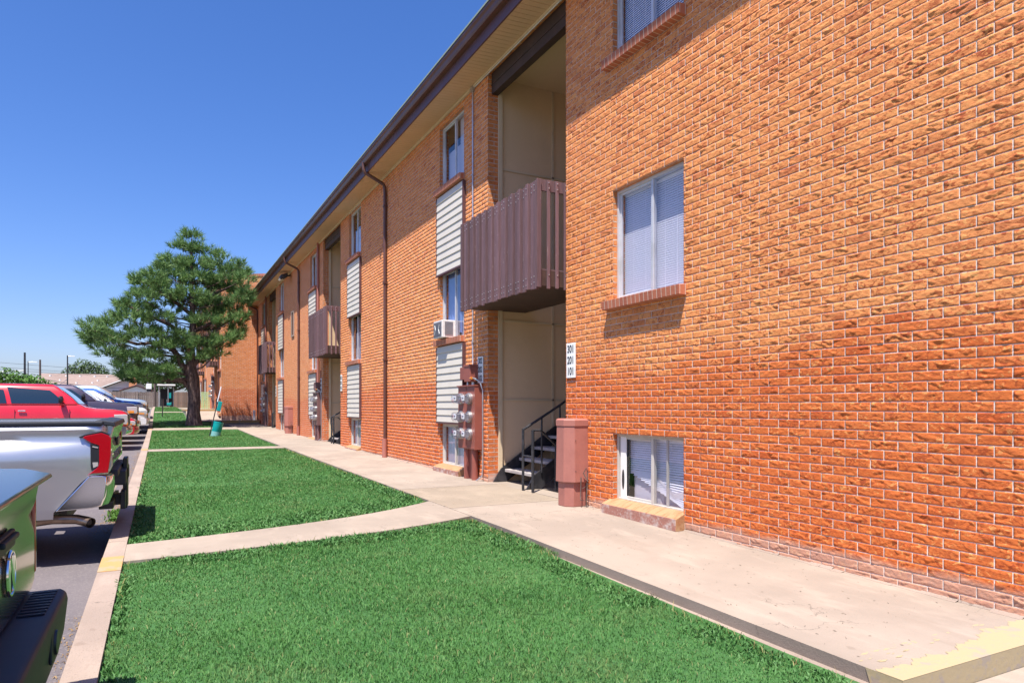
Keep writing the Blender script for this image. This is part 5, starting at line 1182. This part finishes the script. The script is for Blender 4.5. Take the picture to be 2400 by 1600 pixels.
mb = MB(); mb.prism([(-3.2,1.1),(-.7,1.1),(-.7,2.65),(-1.95,3.1),(-3.2,2.65)], 'y', 76, 78.5); mb.build('wall', 'white', sh)
mb = MB(); mb.prism([(-3.4,2.62),(-1.95,3.16),(-.5,2.62),(-.5,2.72),(-1.95,3.26),(-3.4,2.72)], 'y', 75.8, 78.7); mb.build('roof', 'fascia', sh)
def wfence(x0, x1, y, z0, h, mat_, label):
    r_ = empty('wooden_fence', ((x0+x1)/2, y, z0), label, 'fence', 'wooden fence runs at the end of the lot'); rr = random.Random(int(x0*10)+90); mb = MB(); x = x0
    while x < x1-.02: mb.box(x, min(x+.135, x1), y, y+.02, z0-.1, z0+h+rr.uniform(-.02,.015)); x += .143
    mb.build('boards', mat_, r_)
    mb = MB(); xs_ = x0
    while xs_ <= x1: mb.box(xs_-.05, xs_+.05, y-.08, y-.001, z0-.1, z0+h+.03); xs_ += 2.4
    for zz in (.3, h-.3): mb.box(x0, x1, y+.021, y+.06, z0+zz, z0+zz+.09)
    mb.build('fence_post', mat_, r_)
wfence(-6.5, .05, 70, 1.13, 1.33, 'fence', 'weathered grey board fence left of the metal shelter')
wfence(.95, 9, 70.5, 1.13, 1.36, 'fence_red', 'brown board fence between the metal shelter and the pine trunk')
cp = empty('metal_shelter', (.55, 66.5, 1.12), 'small flat roofed metal shelter on thin posts in front of the fence', 'shelter')
mb = MB(); mb.box(-.10, 1.25, 65.6, 67.6, 2.86, 3.0); mb.box(-.12, 1.27, 65.56, 65.6, 2.93, 3.06, 1); mb.build('roof', ['beam', 'sign'], cp)
for x, y in ((.02,65.7),(.72,65.7),(.02,67.4),(1.15,67.4)): mb = MB(); mb.tube([(x,y,1.1),(x,y,2.9)], .04, 8); mb.build('post', 'steel', cp)
mb = MB(); mb.box(.10, 1.2, 67.5, 67.55, 1.15, 2.7); mb.build('back_panel', 'dark', cp)
tc = empty('teal_cart', (.75, 65.2, 1.12), 'small teal cart standing under the metal shelter', 'cart')
mb = MB(); mb.prism([(.62,1.22),(.95,1.22),(.98,1.50),(.60,1.42)], 'y', 65.0, 65.35); mb.build('tub', 'teal', tc, bevel=.03)
mb = MB(); 
for x in (.67, .9):
    mb.tube([(x,64.97,1.2),(x,65.0,1.2)], .08, 12)
mb.build('wheels', 'tyre', tc)
mb = MB(); mb.tube([(.64,65.3,1.42),(.60,65.35,1.75)], .015, 6); mb.build('handle', 'steel', tc)
tb = empty('teal_box', (.86, 65.62, 2.0), 'teal box hanging on the post of the metal shelter', 'box'); mb = MB(); mb.box(.78, .95, 65.5, 65.64, 1.85, 2.3); mb.box(.77, .96, 65.49, 65.65, 2.3, 2.33); mb.build('case', 'teal', tb, bevel=.02)
def pole(x, y, z0, z1, r_, label, arm=None, col='polewood', lamp=None):
    p = empty('utility_pole', (x,y,z0), label, 'utility pole', 'utility poles on the skyline'); mb = MB(); mb.tube([(x,y,z0-.3),(x,y,z1)], [r_*1.15, r_*.85], 10); mb.build('shaft', col, p, smooth=True)
    if arm: mb = MB(); mb.box(x-arm, x+arm, y-.05, y+.05, z1-.45, z1-.36); mb.build('crossarm', col, p)
    if lamp: mb = MB(); mb.tube([(x,y,z1-.1),(x+lamp,y,z1-.05)], .04, 6); mb.box(x+lamp-.05, x+lamp+.35, y-.1, y+.1, z1-.12, z1-.02); mb.build('lamp_arm', 'sign', p)
    return p
pole(-8.6, 60, 1.1, 5.05, .075, 'thick dark utility pole, leftmost of the poles', None, 'black')
pole(-12.6, 90, 1.1, 6.05, .05, 'thin utility pole with a street lamp arm, second from the left', None, 'black', lamp=.5)
pole(-9.6, 75, 1.1, 5.4, .09, 'pale brown utility pole, third from the left')
pole(-9.0, 90, 1.1, 6.8, .075, 'utility pole with a small top fitting, fourth from the left', None, 'black', lamp=.35)
pole(-.30, 68, 1.1, 4.3, .10, 'wooden utility pole standing between the two fences')
p_ = pole(-.92, 74, 1.1, 4.6, .06, 'grey pole carrying a white transformer box', None, 'steel')
tb = empty('transformer_box', (-.85, 73.8, 2.85), 'white box mounted on the grey pole behind the fence', 'box'); mb = MB(); mb.box(-1.08, -.60, 73.65, 73.93, 2.80, 3.3); mb.box(-1.02,-.66,73.7,73.9,2.55,2.8,1); mb.build('case', ['sign','black'], tb, bevel=.02)
# overhead wires
def wire(a, b, sag, label, r_=.012):
    mb = MB(); a = Vector(a); b = Vector(b); n_ = 24; pts = [a+(b-a)*(i/n_)+Vector((0,0,-sag*4*(i/n_)*(1-i/n_))) for i in range(n_+1)]; mb.tube(pts, r_, 5); o = mb.build('overhead_wire', 'trimblack'); tag(o, label, 'wire', 'overhead wires')
WL = 'thin dark overhead wire crossing the sky above the house roof'
for za, zb in ((5.75,4.75),(5.25,4.35),(5.0,4.15)): wire((-22,84,za+.35), (6,92,zb+.05), .15, WL, .014)
wire((-22,60,3.9), (-8.6,60,3.75), .35, 'thick cable sagging from the dark pole toward the left edge', .022); wire((-8.6,60,3.65), (-9.0,90,4.2), .9, 'cable sagging from the dark pole toward the lamp pole', .02); wire((-8.6,60,3.45), (-1,84,3.3), .5, 'cable running from the dark pole down behind the bushes', .02)
# ------------------------------------------------------------------ small things on and by the lawn
def seg(a, b, t): return tuple(a[i]+(b[i]-a[i])*t for i in range(3))
bx, by, bz = 1.60, 26.5, g(26.5)-.03
ws_ = empty('waste_station', (bx, by, bz), 'leaning teal pet waste bin with bag box on its tilted post', 'waste bin')
axis = Vector((.215, 0, .98)).normalized(); O = Vector((bx, by, bz)); Pp = lambda t, dx=0, dy=0: O+axis*t+Vector((dx*.98, dy, -dx*.215))
mb = MB(); mb.tube([Pp(-.1), Pp(1.80)], .018, 8); mb.build('post', 'black', ws_, smooth=True)
mb = MB(); mb.tube([Pp(1.25), Pp(1.81)], .0195, 8); mb.build('post_sleeve', 'pvc', ws_, smooth=True)
mb = MB(); mb.tube([Pp(.02,.19,-.0), Pp(.22,.19), Pp(.23,.19), Pp(.53,.19)], [.155,.158,.162,.165], 22); can = mb.build('bin', 'teal', ws_, smooth=True, sharp=40)
mb = MB(); mb.tube([Pp(.015,.19), Pp(.20,.19)], [.158,.161], 22); mb.build('faded_band', 'teal_pale', can, smooth=True, sharp=40)
mb = MB(); mb.tube([Pp(.52,.19), Pp(.555,.19)], [.172,.170], 22); mb.build('rim_band', 'teal', can, smooth=True, sharp=40)
mb = MB(); c = [Pp(.93,.03,-.06), Pp(.93,.16,-.06), Pp(1.28,.16,-.06), Pp(1.28,.03,-.06)]; mb.add([*c, *[v+Vector((0,.12,0)) for v in c]], [(0,1,2,3),(7,6,5,4),(0,4,5,1),(1,5,6,2),(2,6,7,3),(3,7,4,0)]); mb.build('bag_box', 'teal', ws_, bevel=.015)
# small parking sign by the kerb
sx, sy = .17, 39.6; szz = g(sy)-.05
sg = empty('post_sign', (sx, sy, szz), 'small sign on a dark stake at the lawn edge near the kerb', 'sign')
mb = MB(); mb.box(sx-.025, sx+.025, sy-.02, sy+.02, szz, szz+.95); mb.build('stake', 'black', sg)
mb = MB(); mb.box(sx+.035, sx+.05, sy-.16, sy+.16, szz+.42, szz+.95); mb.build('plate', 'fascia', sg)
# green lattice leaning by the far block
lx, ly, lz = 2.15, 42.6, 1.02
la = empty('green_lattice', (lx, ly, lz), 'pale green plastic lattice leaning beside the far meter bank', 'lattice panel'); mb = MB()
W2, H2 = .42, .95
for i in range(5): mb.box(lx+i*(W2/4)-.012, lx+i*(W2/4)+.012, ly, ly+.03, lz, lz+H2)
for j in range(11): mb.box(lx-.02, lx+W2+.02, ly-.001, ly+.031, lz+j*(H2/10)-.014, lz+j*(H2/10)+.014)
for j in range(10):
    for i in (0, 2): mb.box(lx+i*W2/4+.02, lx+(i+2)*W2/4-.04, ly+.005, ly+.025, lz+j*H2/10+.03, lz+j*H2/10+.055)
mb.build('panel', 'lattice', la)
pv = MB(); pv.tube([(4.30,36.75,.48),(4.30,36.75,.98)], .062, 12); o = pv.build('standpipe', 'pvc', smooth=True); tag(o, 'white plastic pipe standing in the corner of the raised landing', 'pipe')
bp_ = MB(); bp_.tube([(2.62,36.9,.9),(2.55,36.6,.62),(2.45,36.5,.5)], .05, 8)

# ------------------------------------------------------------------ grass and litter
def blades(name, regs, mats, seed, kind='stuff', label=None):
    rng = np.random.default_rng(seed); P = []
    for (xa, xb, ya, yb, dens, inside) in regs:
        n_ = int((xb-xa)*(yb-ya)*dens); x = rng.uniform(xa, xb, n_); y = rng.uniform(ya, yb, n_); k = inside(x, y); P.append(np.stack([x[k], y[k]], 1))
    P = np.concatenate(P); return P, rng
def build_blades(name, P, rng, h0, h1, wd, mat_, lean=.5, cat='grass', label=None, two=True):
    n_ = len(P); x, y = P[:,0], P[:,1]
    gy = np.interp(y, [a for a, b in GP], [b for a, b in GP]); z = gy-.026-(.012+.022*np.clip((5.5-y)/3, 0, 1))*np.clip((x-1.5)/1.5, 0, 1)-.002
    patch = .5+.5*np.sin(x*2.3+np.sin(y*1.7)*1.5)*np.cos(y*1.9+x*.7)
    h = rng.uniform(h0, h1, n_)*(.75+.5*patch); a = rng.uniform(0, 2*np.pi, n_); ln = rng.uniform(.15, 1.0, n_)*lean
    dist = np.maximum(1, y/4.0) if two else np.maximum(1, y/6.0)
    wv = wd*dist**.8
    dx, dy = np.cos(a), np.sin(a); b = rng.uniform(0, 2*np.pi, n_); sx_, sy_ = np.cos(b)*wv, np.sin(b)*wv
    v0 = np.stack([x-sx_, y-sy_, z], 1); v1 = np.stack([x+sx_, y+sy_, z], 1)
    mx, my, mz = x+dx*h*ln*.35, y+dy*h*ln*.35, z+h*.6
    v2 = np.stack([mx+sx_*.8, my+sy_*.8, mz], 1); v3 = np.stack([mx-sx_*.8, my-sy_*.8, mz], 1); v4 = np.stack([x+dx*h*ln, y+dy*h*ln, z+h*(1-.25*ln)], 1)
    V = np.stack([v0,v1,v2,v3,v4], 1).reshape(-1, 3); i = np.arange(n_)*5
    loops = np.stack([i,i+1,i+2,i+3, i+3,i+2,i+4], 1).reshape(-1)
    me = bpy.data.meshes.new(name); me.vertices.add(len(V)); me.vertices.foreach_set("co", V.astype(np.float32).ravel()); me.loops.add(len(loops)); me.loops.foreach_set("vertex_index", loops.astype(np.int32))
    me.polygons.add(2*n_); ls = np.stack([np.arange(n_)*7, np.arange(n_)*7+4], 1).ravel(); me.polygons.foreach_set("loop_start", ls.astype(np.int32))
    try: me.polygons.foreach_set("loop_total", np.tile([4,3], n_).astype(np.int32))
    except Exception: pass
    me.update(calc_edges=True); me.materials.append(M[mat_]); o = bpy.data.objects.new(name, me); COL.objects.link(o); return tag(o, label, cat, kind='stuff')
vn = np.vectorize(path1_n); vf = np.vectorize(path1_f)
edge = lambda x, y: .014*np.sin(y*9)+.012*np.sin(y*23+1)
in0 = lambda x, y: (x > -.24+edge(x, y)) & (x < np.where(y < 4.9, 2.885, 2.97)+edge(x, y)) & (y < vn(x)-.01+edge(y, x)*1.4)
in1 = lambda x, y: (x > -.24+edge(x, y)) & (x < 3.0+edge(x, y)) & (y > vf(x)+.01+edge(y, x)*1.4) & (y < P2A-.02)
in2 = lambda x, y: (x > -.24) & (x < 3.0+edge(x, y)) & (y > P2B+.02) & (y < P3A-.02)
in3 = lambda x, y: (x > -.24) & (x < np.where(y < 36, 2.25, 1.22)) & (y > P3B+.02) & ~((y > 43.4) & (y < 44.4))
P, rng = blades('g', [(-.25,2.95,.9,4.2,8500,in0),(-.25,3.0,4.2,6.9,6500,in0),(-.25,3.05,6.6,11,3600,in1),(-.25,3.05,11,19,1800,in1),(-.25,3.05,19.7,31.3,900,in2),(-.25,2.3,32,62,420,in3)], None, 4)
build_blades('grass', P, rng, .015, .036, .0022, 'grass', 1.35, 'grass', 'short bright green lawn grass')
# coarse leafy weeds along the edges
near_edge = lambda x, y: ((x > 2.62) | (y > vn(x)-.30) | (x < -.16))
P, rng = blades('c', [(-.25,2.95,.9,6.9,4200,lambda x, y: in0(x, y) & near_edge(x, y) & (np.sin(x*5+y*3.1)+np.sin(y*7.3) > -.8)), (-.25,3.05,6.7,12,2600,lambda x, y: in1(x, y) & ((y < vf(x)+.7) | (x > 2.7) | (x < -.15)))], None, 5)
build_blades('edge_weeds', P, rng, .020, .050, .0052, 'clover', 1.3, 'weeds', 'dark leafy weeds along the lawn edges')
P, rng = blades('d', [(-.25,2.95,1.2,6.9,500,lambda x, y: in0(x, y) & ((x > 2.80) | (y > vn(x)-.07) | (x < -.20))), (-.25,3.05,6.7,19,180,lambda x, y: in1(x, y) & ((y < vf(x)+.09) | (x > 2.9) | (x < -.2)))], None, 6)
build_blades('dry_grass', P, rng, .03, .075, .0022, 'drygrass', 1.3, 'grass', 'dry yellow grass tufts where lawn meets concrete')
# dead leaves and weeds in the gutter of the parking lot
rng = np.random.default_rng(9); mb = MB(); r5 = random.Random(9)
def litter(n_, fn):
    for _ in range(n_):
        x, y = fn(); z = g(y)-.215+.003; a = r5.uniform(0, PI); s_ = r5.uniform(.004,.011); t = r5.uniform(-.6,.6); dx, dy = math.cos(a)*s_, math.sin(a)*s_
        mb.add([(x-dx,y-dy,z),(x+dy*.5,y-dx*.5,z+.006),(x+dx,y+dy,z+.004+.01*abs(t)),(x-dy*.5,y+dx*.5,z+.002)], [(0,1,2,3)])
litter(900, lambda: (-.40-abs(r5.gauss(0,.05)), r5.uniform(2.4,5.4))); litter(900, lambda: (-.42-abs(r5.gauss(0,.10)), r5.uniform(8.6,11))); litter(1200, lambda: (-.42-abs(r5.gauss(0,.09)), r5.uniform(11,22))); litter(500, lambda: (-.55-abs(r5.gauss(0,.25)), r5.uniform(3,4.6)))
tag(mb.build('leaf_litter', 'litterleaf', recalc=False), 'dry leaf litter gathered in the gutter by the kerb', 'litter', kind='stuff')
P = np.concatenate([np.stack([-.41-np.abs(rng.normal(0,.03,420)), rng.uniform(3.3,3.9,420)],1), np.stack([-.43-np.abs(rng.normal(0,.05,300)), rng.uniform(9.4,10.3,300)],1)])
ob = build_blades('gutter_weeds', P, rng, .03, .07, .005, 'leaf_mid', 1.3, 'weeds', 'small green weeds growing in the gutter beside the kerb'); ob.location.z = -.175
# straw scraps on the walk
mb = MB()
for _ in range(420):
    x = r5.uniform(3.05,4.45); y = r5.uniform(2.2,9.2); z = gw(y)+.0015; a = r5.uniform(0, PI); s_ = r5.uniform(.004,.014); dx, dy = math.cos(a)*s_, math.sin(a)*s_
    mb.add([(x-dx,y-dy,z),(x+dy*.25,y-dx*.25,z+.002),(x+dx,y+dy,z+.003),(x-dy*.25,y+dx*.25,z+.001)], [(0,1,2,3)])
tag(mb.build('walk_debris', 'litter', recalc=False), 'scattered dark straw and crumbs on the concrete walk', 'debris', kind='stuff')
